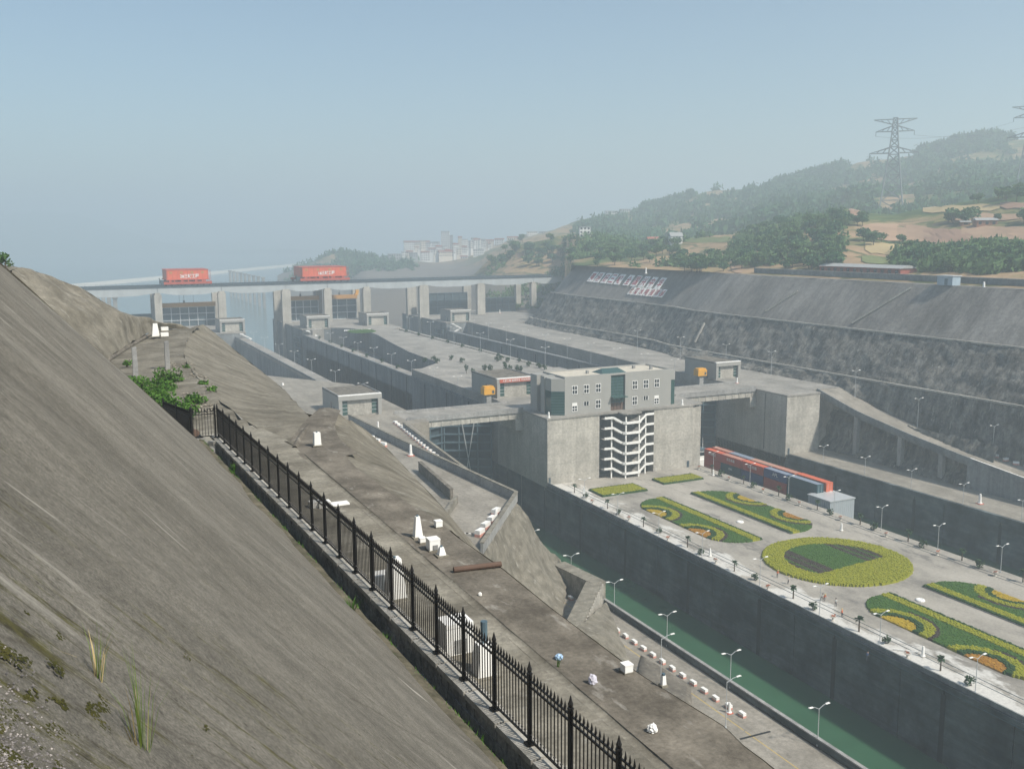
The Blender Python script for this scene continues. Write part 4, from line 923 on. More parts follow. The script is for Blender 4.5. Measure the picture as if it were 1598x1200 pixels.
# left edge of the garden island: bush, palm and flower pot in turn
seqL = list(np.arange(104, 246, 6.2))
cB = cP_ = cF = 0
for i, u in enumerate(seqL):
    k = i % 3; x = VL1+3.2+.3*math.sin(i*3)
    if k == 0: place(bush0, 'b', x, u, ZL, 'clipped dark bush on the island canal edge, %s from the near end' % ORD[cB], 'bush', 'bushes on the canal edge of the island', s=.95+.2*random.random()); cB += 1
    elif k == 1: place(palm0, 'p', x, u, ZL, 'small fan palm on the island canal edge, %s from the near end' % ORD[cP_], 'palm', 'palms on the canal edge of the island', s=1.0+.25*random.random()); cP_ += 1
    else: place(pot0, 'f', x-1.0, u, ZL, 'white flower bowl on the island canal edge, %s from the near end' % ORD[cF], 'planter', 'flower bowls on the canal edge of the island'); cF += 1
cB = cP_ = cF = 0
for i, u in enumerate(np.arange(112, 248, 5.2)):
    k = i % 3; x = VR0-3.0+.3*math.sin(i*2)
    if k == 0: place(bush0, 'b', x, u, ZL, 'loose dark bush on the barge side of the island, %s from the near end' % ORD[cB], 'bush', 'bushes on the barge side of the island', s=1.1+.3*random.random()); cB += 1
    elif k == 1: place(palm0, 'p', x, u, ZL, 'small fan palm on the barge side of the island, %s from the near end' % ORD[cP_], 'palm', 'palms on the barge side of the island', s=1.0+.25*random.random()); cP_ += 1
    else: place(pot0, 'f', x-1.6, u, ZL, 'white flower bowl on the barge side of the island, %s from the near end' % ORD[cF], 'planter', 'flower bowls on the barge side of the island', s=1.0); cF += 1
# bushes on the upper island
up_b = [(VL1+2.8, u) for u in np.arange(330, 560, 23)]+[(VR0-8.5, u) for u in np.arange(330, 540, 21)]
for i, (x, u) in enumerate(up_b):
    left = x < 150; k = i if left else i-len([q for q in up_b if q[0] < 150])
    place(bush0, 'b', x, u, -57.5 if left else ZU, 'dark bush on the upper island walkway, %s from the bridge, %s side' % (ORD[k], 'left' if left else 'right'), 'bush', 'bushes on the upper island', s=1.2)
for i, (px, py) in enumerate(((663, 566), (676, 563), (683, 567), (704, 562), (722, 566), (775, 564), (783, 562), (793, 565), (826, 572), (840, 574), (850, 577))):
    q = P(px, py, ZU); place(bush0, 'b', q.x, q.y, ZU, 'dark potted bush on the upper plaza, %s from the left' % ORD[i], 'bush', 'potted bushes on the upper plaza', s=1.5)
# trees of the plaza garden
def make_tree(name, h, rx, n, seed, mat, ls):
    r = empty(name, (0, 0, 0)); m = MB(); rnd = random.Random(seed)
    m.cone((0, 0, 0), [(h*.035, 0), (h*.025, h*.35), (h*.012, h*.75)], 6)
    for k in range(4):
        a = k*1.6+rnd.random(); m.bar((0, 0, h*(.3+.08*k)), (math.cos(a)*rx*.6, math.sin(a)*rx*.6, h*(.5+.1*k)), h*.018)
    m.build('trunk', M_bark, r)
    leaf_ball(rx, h*.36, n, ls, seed, (0, 0, h*.64), 7).build('crown', mat, r); return r
gt = make_tree('garden_tree', 4.4, 1.2, 170, 21, M_leafD, .3)
for i, (px, py) in enumerate(((728, 583), (756, 585), (789, 583), (797, 584), (806, 587), (811, 589), (765, 588), (739, 590))):
    q = P(px, py, ZU); place(gt, 'gt', q.x, q.y, ZU, 'small dark garden tree behind the bannered house, %s from the left' % ORD[i] , 'tree', 'plaza garden trees', s=.8+.3*random.random())

# ---- manhole lids, rails, marker cones, white covers on the island
for i, (px, py) in enumerate(((1155, 815), (1436, 937))):
    q = P(px, py, ZL); o = MB().cone((q.x, q.y, ZL), [(.95, .005), (.95, .2), (.8, .35), (.5, .38), (.45, .3), (.05, .28)], 14).build('well_cover', M_white); tag(o, ['round white well cover between the two far flower beds', 'round white well cover between the two near flower beds'][i], 'cover')
for i, x in enumerate((VL1+5.2, VR0-5.0)):
    r = empty('crane_track', (x, 150, ZL)); tag(r, ['steel track along the canal edge of the island', 'steel track along the barge edge of the island'][i], 'rail')
    for k in (0, 1): MB().box(x+k*1.4, x+k*1.4+.12, 60, 249, ZL, ZL+.05).build('rail', M_steel2, r)
def marker(x, u, z, label, s=1.0, red=False):
    r = empty('marker_post', (x, u, z)); tag(r, label, 'post', 'white marker posts')
    MB().cone((x, u, z), [(.42*s, 0), (.42*s, .2*s), (.27*s, .22*s), (.2*s, 1.5*s), (.16*s, 1.75*s), (.03*s, 1.8*s)], 8).build('post', M_white, r)
    MB().box(x-.5*s, x+.5*s, u-.5*s, u+.5*s, z, z+.08*s).build('foot', M_redpaint if red else M_pier, r)
for (px, py, lab) in ((1108, 868, 'white marker post below the far left flower bed'), (1440, 1024, 'white marker post beside the near flower bed'), (1113, 742, 'white marker post beside the barge'), (1313, 828, 'white marker post right of the far flower bed'), (911, 770, 'white marker post at the left corner of the island')):
    q = P(px, py, ZL); marker(q.x, q.y, ZL, lab, 1.1)
MB_ = P(1417, 1018, ZL); o = MB().bar((MB_.x-1.6, MB_.y+2, ZL+.2), (MB_.x+1.2, MB_.y-1.2, ZL+.35), .18).build('white_pole', M_white); tag(o, 'white pole lying on the island by the marker post', 'pole')

# ---- lamps
def make_lamp(arms, h):
    r = empty('street_lamp', (0, 0, 0))
    MB().cone((0, 0, 0), [(.16, 0), (.16, .25), (.075, .3), (.05, h)], 8).build('pole', M_galv, r)
    for s in ((1, -1) if arms == 2 else (1,)):
        a = MB(); L = 1.35 if arms == 2 else 2.0; a.bar((0, 0, h-.15), (s*L*.6, 0, h+.32), .07); a.bar((s*L*.6, 0, h+.32), (s*L, 0, h+.38), .07); arm = a.build('arm', M_galv, r)
        g = MB(); g.add([(s*L*.9, -.14, h+.36), (s*(L+.65), -.18, h+.42), (s*(L+.65), .18, h+.42), (s*L*.9, .14, h+.36), (s*L*.9, -.1, h+.48), (s*(L+.55), -.12, h+.52), (s*(L+.55), .12, h+.52), (s*L*.9, .1, h+.48)],
                       [(0, 1, 2, 3), (7, 6, 5, 4), (0, 4, 5, 1), (1, 5, 6, 2), (2, 6, 7, 3), (3, 7, 4, 0)]); g.build('lamp_head', M_white, arm)
    return r
lamp2, lamp1, lampT = make_lamp(2, 6.0), make_lamp(1, 7.6), make_lamp(2, 9.0)
def lamps(proto, key, pts, z, fmt, group, rz=0.0):
    for i, (x, u) in enumerate(pts):
        zz = z(u) if callable(z) else z
        place(proto, key, x, u, zz, fmt % ORD[i], 'street lamp', group, rz=rz)
lamps(lamp2, 'l2', [(VL0-.4, u) for u in (80, 100.5, 121, 139.5, 158, 176, 195)], ZL, 'twin-arm lamp on the canal parapet, %s from the near end', 'lamps on the canal parapet')
lamps(lamp1, 'l1', [(88.2, u) for u in (110.7, 128.3)], ZL, 'single-arm lamp on the near road, %s from the near end', 'single-arm lamps on the near road')
lamps(lamp2, 'l2', [(VL1+1.8, u) for u in (102, 122.5, 138, 156, 176.5, 194.5, 214, 232)], ZL, 'twin-arm lamp on the canal edge of the garden island, %s from the near end', 'lamps on the canal edge of the island')
lamps(lamp2, 'l2', [(VR0-1.8, u) for u in (139, 156, 173.5, 190, 208, 225, 243)], ZL, 'twin-arm lamp on the barge edge of the garden island, %s from the near end', 'lamps on the barge edge of the island')
lamps(lamp2, 'l2', [(VR1+1.0, u) for u in (162, 180, 198, 216, 234)], ZL, 'twin-arm lamp on the walkway under the ramp, %s from the right', 'lamps on the right walkway')
lamps(lampT, 'lT', [(249.6, u) for u in (192.4, 220.5, 248)], lambda u: interp(ramp_o, u), 'tall lamp beside the ramp road, %s from the right', 'tall lamps by the ramp')
lamps(lamp2, 'l2', [(95.5, u) for u in (325, 362, 400, 432, 465, 500, 530)], -57.5, 'lamp on the free-standing left wall, %s from the bridge', 'lamps on the free-standing wall')
lamps(lamp2, 'l2', [(VL1+1.0, u) for u in (325, 350, 376, 402, 428, 454, 480, 506, 532, 552)], -57.5, 'lamp on the left island walkway, %s from the bridge', 'lamps on the left island walkway')
lamps(lampT, 'lT', [(VR0-9.5, u) for u in (345, 378, 411, 444, 477, 510)], ZU, 'tall lamp on the plaza road, %s from the bridge', 'tall lamps on the plaza road')
lamps(lampT, 'lT', [(VR1+.6, u) for u in (318, 340, 362, 385, 408, 431, 454, 478, 502, 526)], -59.2, 'tall lamp on the ledge of the right chamber, %s from the bridge', 'lamps on the right chamber ledge')
lamps(lampT, 'lT', [(248, u) for u in (290, 318, 350, 385)], ZU, 'tall lamp on the right deck by the rock, %s from the bridge', 'lamps on the right deck')

# ---- barge with containers
hull = empty('barge', (200, 228, -87.3)); tag(hull, 'low cargo barge in the right chamber loaded with containers', 'barge')
def hull_mesh(x0, x1, y0, y1, z0, z1): return MB().prism([(x0, y0+4), (x0+2, y0), (x1-2, y0), (x1, y0+4), (x1, y1-3), (x1-1.5, y1), (x0+1.5, y1), (x0, y1-3)], z0, z1)
hull_mesh(190.5, 207, 192, 266, -89, -84.2).build('hull', paint('barge hull', (0.06, 0.07, 0.075), .7), hull)
hull_mesh(190.3, 207.2, 191.8, 266.2, -84.2, -83.8).build('gunwale', M_pier2, hull)
MB().box(193, 205, 193, 196, -83.8, -83.0).build('hatch', M_steel, hull)
C_red = paint('container red', (0.42, 0.055, 0.035), .6, dirt=.3); C_org = paint('container orange', (0.60, 0.13, 0.06), .6, dirt=.25); C_blu = paint('container blue', (0.02, 0.05, 0.17), .6, dirt=.25); C_tea = paint('container teal', (0.02, 0.07, 0.09), .6, dirt=.25); C_gry = paint('container grey blue', (0.22, 0.26, 0.33), .6, dirt=.25); C_top = paint('container pale roof', (0.45, 0.23, 0.17), .75, dirt=.25); C_bge = paint('container beige', (0.45, 0.38, 0.30), .6)  # several containers get a roof colour paler than their sides
def container(x0, y0, y1, z0, mat, top, label, txt=None, tm=None, ts=1.0):
    wd, h = 2.5, 2.75
    r = empty('shipping_container', (x0+wd/2, (y0+y1)/2, z0)); tag(r, label, 'container', 'containers on the barge')
    m = MB(); n = int((y1-y0)/.5)
    pts = []
    for k in range(n):                        # corrugated long sides
        a = y0+.1+k*(y1-y0-.2)/n; b = (y1-y0-.2)/n
        pts += [(a, 0), (a+b*.35, 0), (a+b*.5, .05), (a+b*.85, .05)]
    pts.append((y1-.1, 0))
    for x, s in ((x0, 1), (x0+wd, -1)):
        vs = [(x+.04*s+d*s, y, z0+.12) for y, d in pts]+[(x+.04*s+d*s, y, z0+h-.1) for y, d in pts]; q = len(pts)
        m.add(vs, [(i, i+1, q+i+1, q+i) for i in range(q-1)])
    m.build('side_wall', mat, r)
    MB().box(x0+.04, x0+wd-.04, y0+.1, y1-.1, z0+h-.12, z0+h-.03).build('roof', top, r)
    m = MB()
    for x in (x0, x0+wd-.14):
        for y in (y0, y1-.14): m.box(x, x+.14, y, y+.14, z0, z0+h)
        for z in (z0, z0+h-.12): m.box(x+.001, x+.139, y0+.14, y1-.14, z, z+.12)
    for y in (y0, y1-.14):
        for z in (z0, z0+h-.12): m.box(x0+.14, x0+wd-.14, y+.001, y+.139, z, z+.12)
    m.build('frame', mat, r)
    for k in (0, 1):
        d = MB().box(x0+.16+k*1.1, x0+1.24+k*1.1, y0+.03, y0+.1, z0+.14, z0+h-.14).build('door', mat, r); MB().box(x0+.65+k*1.1, x0+.71+k*1.1, y0-.01, y0+.03, z0+.2, z0+h-.2).build('lock_rod', M_galv, d)
    MB().box(x0+.1, x0+wd-.1, y1-.1, y1-.04, z0+.12, z0+h-.12).build('end_wall', mat, r)
    if txt: text_on(txt, ts, tm or M_white, r, (x0-.0, 0.5*(y0+y1), z0+1.55), (0, -1, 0), (0, 0, 1))
zt, zl_ = -74.3, -77.15
sp = [(259, 250.2), (250, 239.8), (239.4, 229), (228.6, 218.4), (218, 205.5)]
top_m = [(C_red, C_org, 'red container at the far end of the top tier, left row', '中海集运', 1.0), (C_red, C_top, 'red container with pale roof, second from the far end', '民生轮船', 1.0), (C_red, C_org, 'red container next to the blue one in the top tier', '民生轮船', 1.1), (C_blu, C_gry, 'blue container with white letters APL in the top tier', 'APL', 1.5), (C_tea, C_gry, 'teal container at the near end of the top tier', None, 1)]
for (b, a), (m1, m2, lab, tx, ts) in zip(sp, top_m): container(194.0, a, b, zt, m1, m2, lab, tx, None, ts)
low_m = [(C_red, 'lower red container at the far end'), (C_tea, 'lower teal container with small white text', ), (C_blu, 'lower dark blue container in the middle of the barge'), (C_red, 'lower red container under the blue one'), (C_tea, 'lower teal container at the near end')]
for (b, a), (m1, lab) in zip(sp, low_m): container(194.0, a, b, zl_, m1, m1, lab, 'CSCL' if 'small white' in lab else None, None, .8)
for (b, a), (m1, m2, lab) in zip(sp, [(C_red, C_top, 'dark red container at the far end of the right row'), (C_gry, C_gry, 'grey-blue container in the right row'), (C_bge, C_top, 'beige-topped container in the right row'), (C_org, C_top, 'pale-topped orange container in the right row'), (C_org, C_org, 'bright orange container at the near end of the right row')]):
    container(197.2+(0 if b > 219 else .3), a, b, zt+.1, m1, m2, lab)
for (b, a), k in zip(sp, range(5)): container(197.2, a, b, zl_, (C_tea, C_red)[k % 2], C_top, 'hidden lower container of the right row, %s from the far end' % ORD[k])
for k, (b, a) in enumerate(sp):
    for j, x in enumerate((194.0, 197.2)):
        container(x, a, b, zl_-2.85, (C_red, C_tea, C_blu)[(k+j) % 3], C_top, 'bottom container of the barge load, %s from the far end, %s row' % (ORD[k], ('left', 'right')[j]))
        container(x, a, b, zl_-5.7+.0, (C_tea, C_blu, C_red)[(k+j) % 3], C_top, 'deck-level container of the barge load, %s from the far end, %s row' % (ORD[k], ('left', 'right')[j]))
sh = empty('barge_shelter', (196.5, 201, -84)); tag(sh, 'pale grey box shelter at the near end of the barge', 'shelter')
gm = paint('grey sheet metal', (0.40, 0.44, 0.47), .5, .1, dirt=.15)
MB().box(191.5, 200.5, 197.5, 206.3, -83.8, -74.4).build('body', gm, sh); MB().box(191.3, 200.7, 197.3, 206.5, -74.4, -74.1).build('roof', M_galv, sh)
for k in range(12): MB().box(191.44, 191.52, 197.9+k*.7, 198.0+k*.7, -83, -74.6).build('sheet_rib', M_galv, sh)
for k in range(12): MB().box(191.9+k*.72, 192.0+k*.72, 197.44, 197.52, -83, -74.6).build('sheet_rib', M_galv, sh)
pb = empty('push_boat', (200, 270, -87)); tag(pb, 'small white push boat with masts behind the barge containers', 'boat')
MB().box(193, 207, 266.5, 279, -89, -83.5).build('hull', M_steel2, pb); MB().box(194.5, 204, 268, 276, -83.5, -78).build('deckhouse', M_white, pb)
wh = MB().box(195.5, 202, 268.5, 274, -78, -74.6).build('wheelhouse', M_white, pb); MB().box(195.42, 202.08, 268.4, 274.1, -76.6, -75.4).build('window_band', M_glassd, wh); MB().box(195, 202.5, 268, 274.6, -74.6, -74.3).build('roof', M_steel, wh)
for x in (195.8, 198.6, 201.5): MB().cone((x, 270, -74.3), [(.12, 0), (.06, 3.6)], 6).build('mast', M_white, pb)
MB().bar((197.2, 270, -71.8), (200, 270, -71.8), .1).build('yard', M_white, pb)
for x in (193.6, 206): MB().cone((x, 268, -83.5), [(.35, 0), (.35, 8.8), (.5, 8.9), (.5, 9.6)], 8).build('funnel', M_white, pb)

# ---- red and white road blocks, cubes, cones
rbm = [M_white, M_redpaint]
def make_block(name, L, wd, h):
    r = empty(name, (0, 0, 0)); MB().box(-wd/2, wd/2, -L/2, L/2, h*.42, h).build('upper_part', M_white, r); MB().box(-wd/2-.02, wd/2+.02, -L/2-.02, L/2+.02, 0, h*.42).build('lower_part', paint('faded red', (0.62, 0.30, 0.24), .7), r); return r
blk = make_block('road_block', 1.25, .6, .75); cub = make_block('road_block', 1.0, 1.0, .75)
for i in range(20):
    u = 112.5+i*3.05; x = VL0-5.2 if i > 1 else VL0-4.7-.25*i
    place(blk, 'blk', x, u, ZL, 'red and white block on the near canal road, %s from the near end' % ORD[i], 'road block', 'blocks on the near canal road', rz=.05*math.sin(i*5))
for i in range(16):
    a = P(617, 661, ZU); b = P(681, 714, ZU); q = a+(b-a)*(i/15.0); place(cub, 'cub', q.x, q.y, ZU, 'white cube on the terrace road below the bridge, %s from the bridge' % ORD[i], 'road block', 'white cubes on the terrace road', rz=.3)
for i, (px, py) in enumerate(((774, 803), (768, 815), (758, 825), (749, 836))):
    q = P(px, py, ZU); place(blk, 'blk', q.x, q.y, ZU, 'large red and white block at the terrace corner, %s from the corner' % ORD[i], 'road block', 'blocks at the terrace corner', rz=-.9, s=1.7)
for i, (px, py) in enumerate(((579, 686), (588, 691), (598, 697))):
    q = P(px, py, ZU); place(blk, 'blk', q.x, q.y, ZU, 'white block beside the mound on the terrace, %s from the bridge' % ORD[i], 'road block', 'white blocks by the mound', rz=.6, s=1.5)
for i, u in enumerate((191, 187.6, 184.2, 180.8, 177.4, 174, 170.6)):
    place(blk, 'blk', 249.3, u, interp(ramp_o, u)+.02, 'red and white block beside the ramp road, %s from the lamp' % ORD[i], 'road block', 'blocks beside the ramp', s=1.3)
for (px, py, z, lab, s) in ((641, 711, ZU, 'cream marker post against the long parapet wall', 1.6), (590, 669, ZU, 'orange-tinted marker post on the terrace road', 1.2), (774, 813, ZU, 'white marker post among the terrace corner blocks', 1.4), (1138, 1112, ZL, 'cream marker post at the end of the road blocks', 1.0), (442, 614, -57.5, 'white marker post at the far slope edge by the sunken wall', 2.2), (1529, 786, ZL, 'white marker post on the right walkway under a lamp', 1.6), (1150, 598, ZU, 'white marker post beside the right machine house', 1.2), (780, 481+8, ZU, 'white marker post on the far right deck', 1.5)):
    q = P(px, py, z); marker(q.x, q.y, z, lab, s, True)
# striped cord across the terrace
r = empty('striped_barrier', tuple(P(702, 834, ZU))); tag(r, 'black and white striped barrier pole across the terrace road', 'barrier')
a, b = P(700, 833, ZU), P(747, 836, ZU)
for k in range(12): MB().bar(a+(b-a)*(k/12)+Vector((0, 0, .35)), a+(b-a)*((k+1)/12)+Vector((0, 0, .35)), .16).build('pole_segment', (M_white, M_black)[k % 2], r)
# yellow lane line of the near road and drain slot
for i in range(9): 
    o = MB().box(90.2, 90.36, 95+i*14, 108.6+i*14, ZL, ZL+.006).build('road_marking', paint('lane yellow', (0.50, 0.36, 0.10), .8)); structure(o)
sl = MB(); a, b = P(1155, 1153, ZL), P(1202, 1141, ZL); sl.bar(a+Vector((0, 0, .03)), b+Vector((0, 0, .03)), .35, .06); tag(sl.build('drain_slot', M_joint), 'dark drain slot across the near road', 'drain')
# steel handrail loop on canal wall
# ================================================================ NEAR SIDE: FENCE, WALL, MONUMENTS
wl = empty('stone_wall', (fence_v(30), 30, -12.3)); tag(wl, 'low grey masonry wall under the black iron fence', 'wall')
rnd = random.Random(4)
blocks = []
for k in range(3): 
    mm = MB().box(-.22, 0, 0, .54, 0, .29).mesh('stone', M_stone); blocks.append(mm)
for row in range(4):
    u = 8.0+.27*(row % 2)
    while u < 54.3:
        L = rnd.uniform(.42, .75)
        o = link('stone', blocks[0], wl, (fence_v(u)-wl.location.x+rnd.uniform(-.02, .015), u-wl.location.y, -12.42+row*.315-wl.location.z)); o.scale = (1, (L-.035)/.54, 1.0); u += L
        if u > 40: u += 0.0
MB().add([(fence_v(8)-.15, 8, -12.5), (fence_v(54.4)-.15, 54.4, -12.5), (fence_v(54.4)-.15, 54.4, -11.16), (fence_v(8)-.15, 8, -11.16), (fence_v(8)+.18, 8, -12.5), (fence_v(54.4)+.18, 54.4, -12.5), (fence_v(54.4)+.18, 54.4, -11.16), (fence_v(8)+.18, 8, -11.16)], [(3, 2, 1, 0), (4, 5, 6, 7), (0, 4, 7, 3), (1, 2, 6, 5), (3, 7, 6, 2)]).build('core', M_berm2, wl)
SPC = 1.75
for k in range(27):
    u = 8.2+k*SPC; a = (fence_v(u)-.02, u+.03, -11.08); b = (fence_v(u+SPC)-.02, u+SPC-.05, -11.08); MB().bar(a, b, .52, .15).build('coping_stone', M_coping, wl)
fe = empty('iron_fence', (fence_v(30), 30, -11)); tag(fe, 'black iron picket fence with spear tips on the stone wall', 'fence')
ZF = -11.0
post_me = MB().box(-.043, .043, -.043, .043, 0, 1.62).cone((0, 0, 1.62), [(.068, 0), (.068, .04), (.04, .05), (.056, .12), (.03, .2), (.008, .3)], 6).box(-.1, .1, -.1, .1, 0, .05).mesh('post', M_black)
pk = MB(); pk.box(-.011, .011, -.011, .011, .1, 1.52); pk.cone((0, 0, 1.52), [(.012, 0), (.035, .05), (.004, .2)], 4); pk.cone((0, 0, .22), [(.012, 0), (.032, .03), (.012, .06)], 5)
pick_me = pk.mesh('picket', M_black)
def fence_run(a, b, npk, first=True, par=fe, npan=1):
    a = Vector(a); b = Vector(b); d = b-a; rz = math.atan2(d.y, d.x)
    for k in range(npan+1):
        if k == 0 and not first: continue
        p = a+d*(k/npan); o = link('post', post_me, par, (p-par.location)); o.rotation_euler = (0, 0, rz)
    for k in range(npan):
        p = a+d*(k/npan); q = a+d*((k+1)/npan)
        for z, h in ((.12, .05), (1.36, .045), (1.5, .035)): MB().bar(p+Vector((0, 0, z)), q+Vector((0, 0, z)), .035, h).build('rail', M_black, par)
        for j in range(npk):
            t = p+(q-p)*((j+.5)/npk); o = link('picket', pick_me, par, (t-par.location)); o.rotation_euler = (0, 0, rz)
u0 = 54.3-24*SPC
fence_run((fence_v(u0), u0, ZF), (fence_v(54.3), 54.3, ZF), 12, True, fe, 24)
f2 = empty('iron_fence', (6.5, 54.5, ZF)); tag(f2, 'short black iron fence section closing the far end of the ditch', 'fence')
fence_run((6.25, 54.4, ZF), (fence_v(54.3)-.12, 54.4, ZF), 8, True, f2); fence_run((6.2, 54.6, ZF-.1), (5.2, 58.6, ZF-.1), 26, True, f2, 2)
ga = MB().bar((6.3, 53.9, -11.2), (5.9, 50.6, -11.2), .4, .6).build('end_wall', M_coping); tag(ga, 'short masonry wall end left of the ditch by the fence gate', 'wall')
o = MB().bar((6.3, 53.6, -11.15), (7.4, 53.6, -11.15), .3, .25).build('ditch_slab', M_coping); tag(o, 'concrete slab bridging the ditch by the fence gate', 'slab')

# survey monuments and boxes on the bench
def monument(px, py, h, wb, wt, label, z=ZB, plinth=True):
    q = P(px, py, z); x, u = q.x, q.y; r = empty('survey_pillar', (x, u, z)); tag(r, label, 'pillar')
    m = MB(); m.add([(x-wb/2, u-wb/2, z), (x+wb/2, u-wb/2, z), (x+wb/2, u+wb/2, z), (x-wb/2, u+wb/2, z), (x-wt/2, u-wt/2, z+h), (x+wt/2, u-wt/2, z+h), (x+wt/2, u+wt/2, z+h), (x-wt/2, u+wt/2, z+h)], [(4, 5, 6, 7), (0, 1, 5, 4), (1, 2, 6, 5), (2, 3, 7, 6), (3, 0, 4, 7)]); m.build('shaft', M_white, r)
    MB().cone((x, u, z+h), [(.05, 0), (.05, .05)], 8).build('centring_bolt', M_steel, r)
    if plinth: MB().box(x-wb*.72, x+wb*.72, u-wb*.72, u+wb*.72, z-.02, z+.05).build('plinth', M_berm, r)
    return r
def box_thing(px, py, wx, wy, h, label, z=ZB, lid=True, hatch=False):
    q = P(px, py, z); x, u = q.x, q.y; r = empty('instrument_box', (x, u, z)); tag(r, label, 'box')
    MB().box(x-wx/2, x+wx/2, u-wy/2, u+wy/2, z, z+h*.86).build('body', M_white, r)
    if lid: MB().box(x-wx/2-.01, x+wx/2+.01, u-wy/2-.01, u+wy/2+.01, z+h*.87, z+h).build('lid', M_white, r)
    if hatch: MB().box(x-wx*.2, x+wx*.25, u-wy/2-.03, u-wy/2+.02, z+h*.1, z+h*.5).build('hatch', M_pier2, r)
    MB().box(x-wx*.6, x+wx*.6, u-wy*.6, u+wy*.6, z-.03, z+.03).build('plinth', M_berm, r)
    return r
monument(652, 838, .85, .34, .16, 'slender white survey pillar on the bench beside the small boxes')
box_thing(659, 846, .24, .24, .2, 'tiny white box at the foot of the slender pillar')
box_thing(676, 857, .42, .42, .45, 'white instrument box with hatch right of the slender pillar', hatch=True)
monument(689, 867, .34, .3, .14, 'short white cone marker next to the instrument box')
box_thing(684, 822, .28, .26, .28, 'small white box at the end of the ramp kerb')
monument(617, 932, 1.35, .62, .36, 'large white survey pillar behind the fence')
box_thing(596, 918, .6, .5, .55, 'white box standing left of the large survey pillar behind the fence', lid=True)
box_thing(711, 1015, .8, .7, .95, 'largest white instrument cabinet with hatch behind the fence', hatch=True)
monument(755, 1052, .9, .55, .38, 'squat white pillar with blue-grey pipe behind the fence')
q = P(756, 1048, ZB); o = MB().cone((q.x, q.y, ZB+.9), [(.1, 0), (.1, .55)], 8).build('steel_pipe', M_steel); tag(o, 'blue-grey steel pipe standing on the squat white pillar', 'pipe')
box_thing(978, 1048, .25, .25, .25, 'lone white box near the bench edge above the road')
monument(1035, 1070, .3, .13, .09, 'thin white post near the bench edge above the road')
monument(495, 695, .75, .4, .34, 'white pillar with a dark opening at the far end of the bench')
q = P(494, 688, ZB); 
monument(243, 525, 1.6, .9, .5, 'white survey pillar at the far end of the gully', z=-12.1)
for i, (px, py) in enumerate(((257, 516), (257, 525))): box_thing(px, py, .9, .5, .55, ['upper white box beside the far survey pillar', 'lower white box beside the far survey pillar'][i], z=-12.1, lid=False)
q = P(528, 788, ZB); o = MB().box(q.x-.45, q.x+.45, q.y-.25, q.y+.25, ZB+.03, ZB+.1).build('white_slab', M_white); tag(o, 'flat white slab lying on the bench', 'slab')
for i, (px, py) in enumerate(((492, 784+8), (506, 792))): box_thing(px, py, .5, .4, .3, ['low white box behind the fence, left one', 'low white box behind the fence, right one'][i], lid=True)
# pipe across the bench
a, b = P(708, 893, ZB), P(782, 884, ZB); m = MB(); m.bar(a+Vector((0, 0, .1)), b+Vector((0, 0, .1)), .2, .2, n=10); tag(m.build('drain_pipe', M_pipe), 'brown drain pipe lying across the bench', 'pipe')
a, b = P(262, 655, -11.8), P(306, 676, -11.6); m = MB(); m.bar(a, b, .42, .42, n=10); tag(m.build('drain_pipe', M_pipe), 'thick brown pipe at the gully mouth by the fence gate', 'pipe')
# posts in the gully
for i, (px, py, h) in enumerate(((212, 588, 2.6), (262, 576, 2.6), (163, 590, 1.2))):
    q = P(px, py, -12.2); o = MB().add([(q.x-.22, q.y-.2, -12.4), (q.x+.22, q.y-.2, -12.4), (q.x+.22, q.y+.2, -12.4), (q.x-.22, q.y+.2, -12.4), (q.x-.18, q.y-.17, -12.2+h), (q.x+.2, q.y-.16, -12.2+h), (q.x+.19, q.y+.18, -12.15+h), (q.x-.2, q.y+.16, -12.2+h)], [(4, 5, 6, 7), (0, 1, 5, 4), (1, 2, 6, 5), (2, 3, 7, 6), (3, 0, 4, 7)]).build('concrete_post', M_pier2); tag(o, ['weathered concrete post in the gully, left of the tall pair', 'weathered concrete post in the gully, right of the tall pair', 'short concrete stub behind the near slope'][i], 'post')
# litter: bags, bottle
def crumple(px, py, s, mat, label, seed, tall=1.0):
    q = P(px, py, ZB); bm = bmesh.new(); bmesh.ops.create_icosphere(bm, subdivisions=3, radius=s)
    for v in bm.verts:
        d = noise.noise(v.co*(3/s)+Vector((seed, 0, 0))); v.co *= 1+.45*d; v.co.z *= tall
        if v.co.z < -s*.5*tall: v.co.z = -s*.5*tall
    me = bpy.data.meshes.new('bag'); bm.to_mesh(me); bm.free(); me.materials.append(mat); o = link('plastic_bag', me, None, (q.x, q.y, ZB+s*.5*tall)); tag(o, label, 'bag'); return o
crumple(1018, 1141, .12, M_white, 'crumpled white plastic bag near the bottom of the bench', 1)
crumple(925, 1066, .11, paint('pale plastic', (.62, .6, .68), .4), 'pale lilac plastic bag on the bench', 3, 1.5)
crumple(872, 1028, .11, paint('blue plastic', (.35, .5, .68), .4), 'pale blue plastic bag on the bench', 6, .9)
crumple(749, 929, .06, M_white, 'small white scrap on the bench by the pipe', 9, 1.2)

def on_slope(px, py):
    r = ray(px, py); v0 = 9.17-1.05; k = (-11+v0*TAN1)/(r.z+TAN1*r.x+TAN1*.0289*r.y); q = r*k
    return q+noise.noise_vector(q*.25)*.10+noise.noise_vector(q)*.03
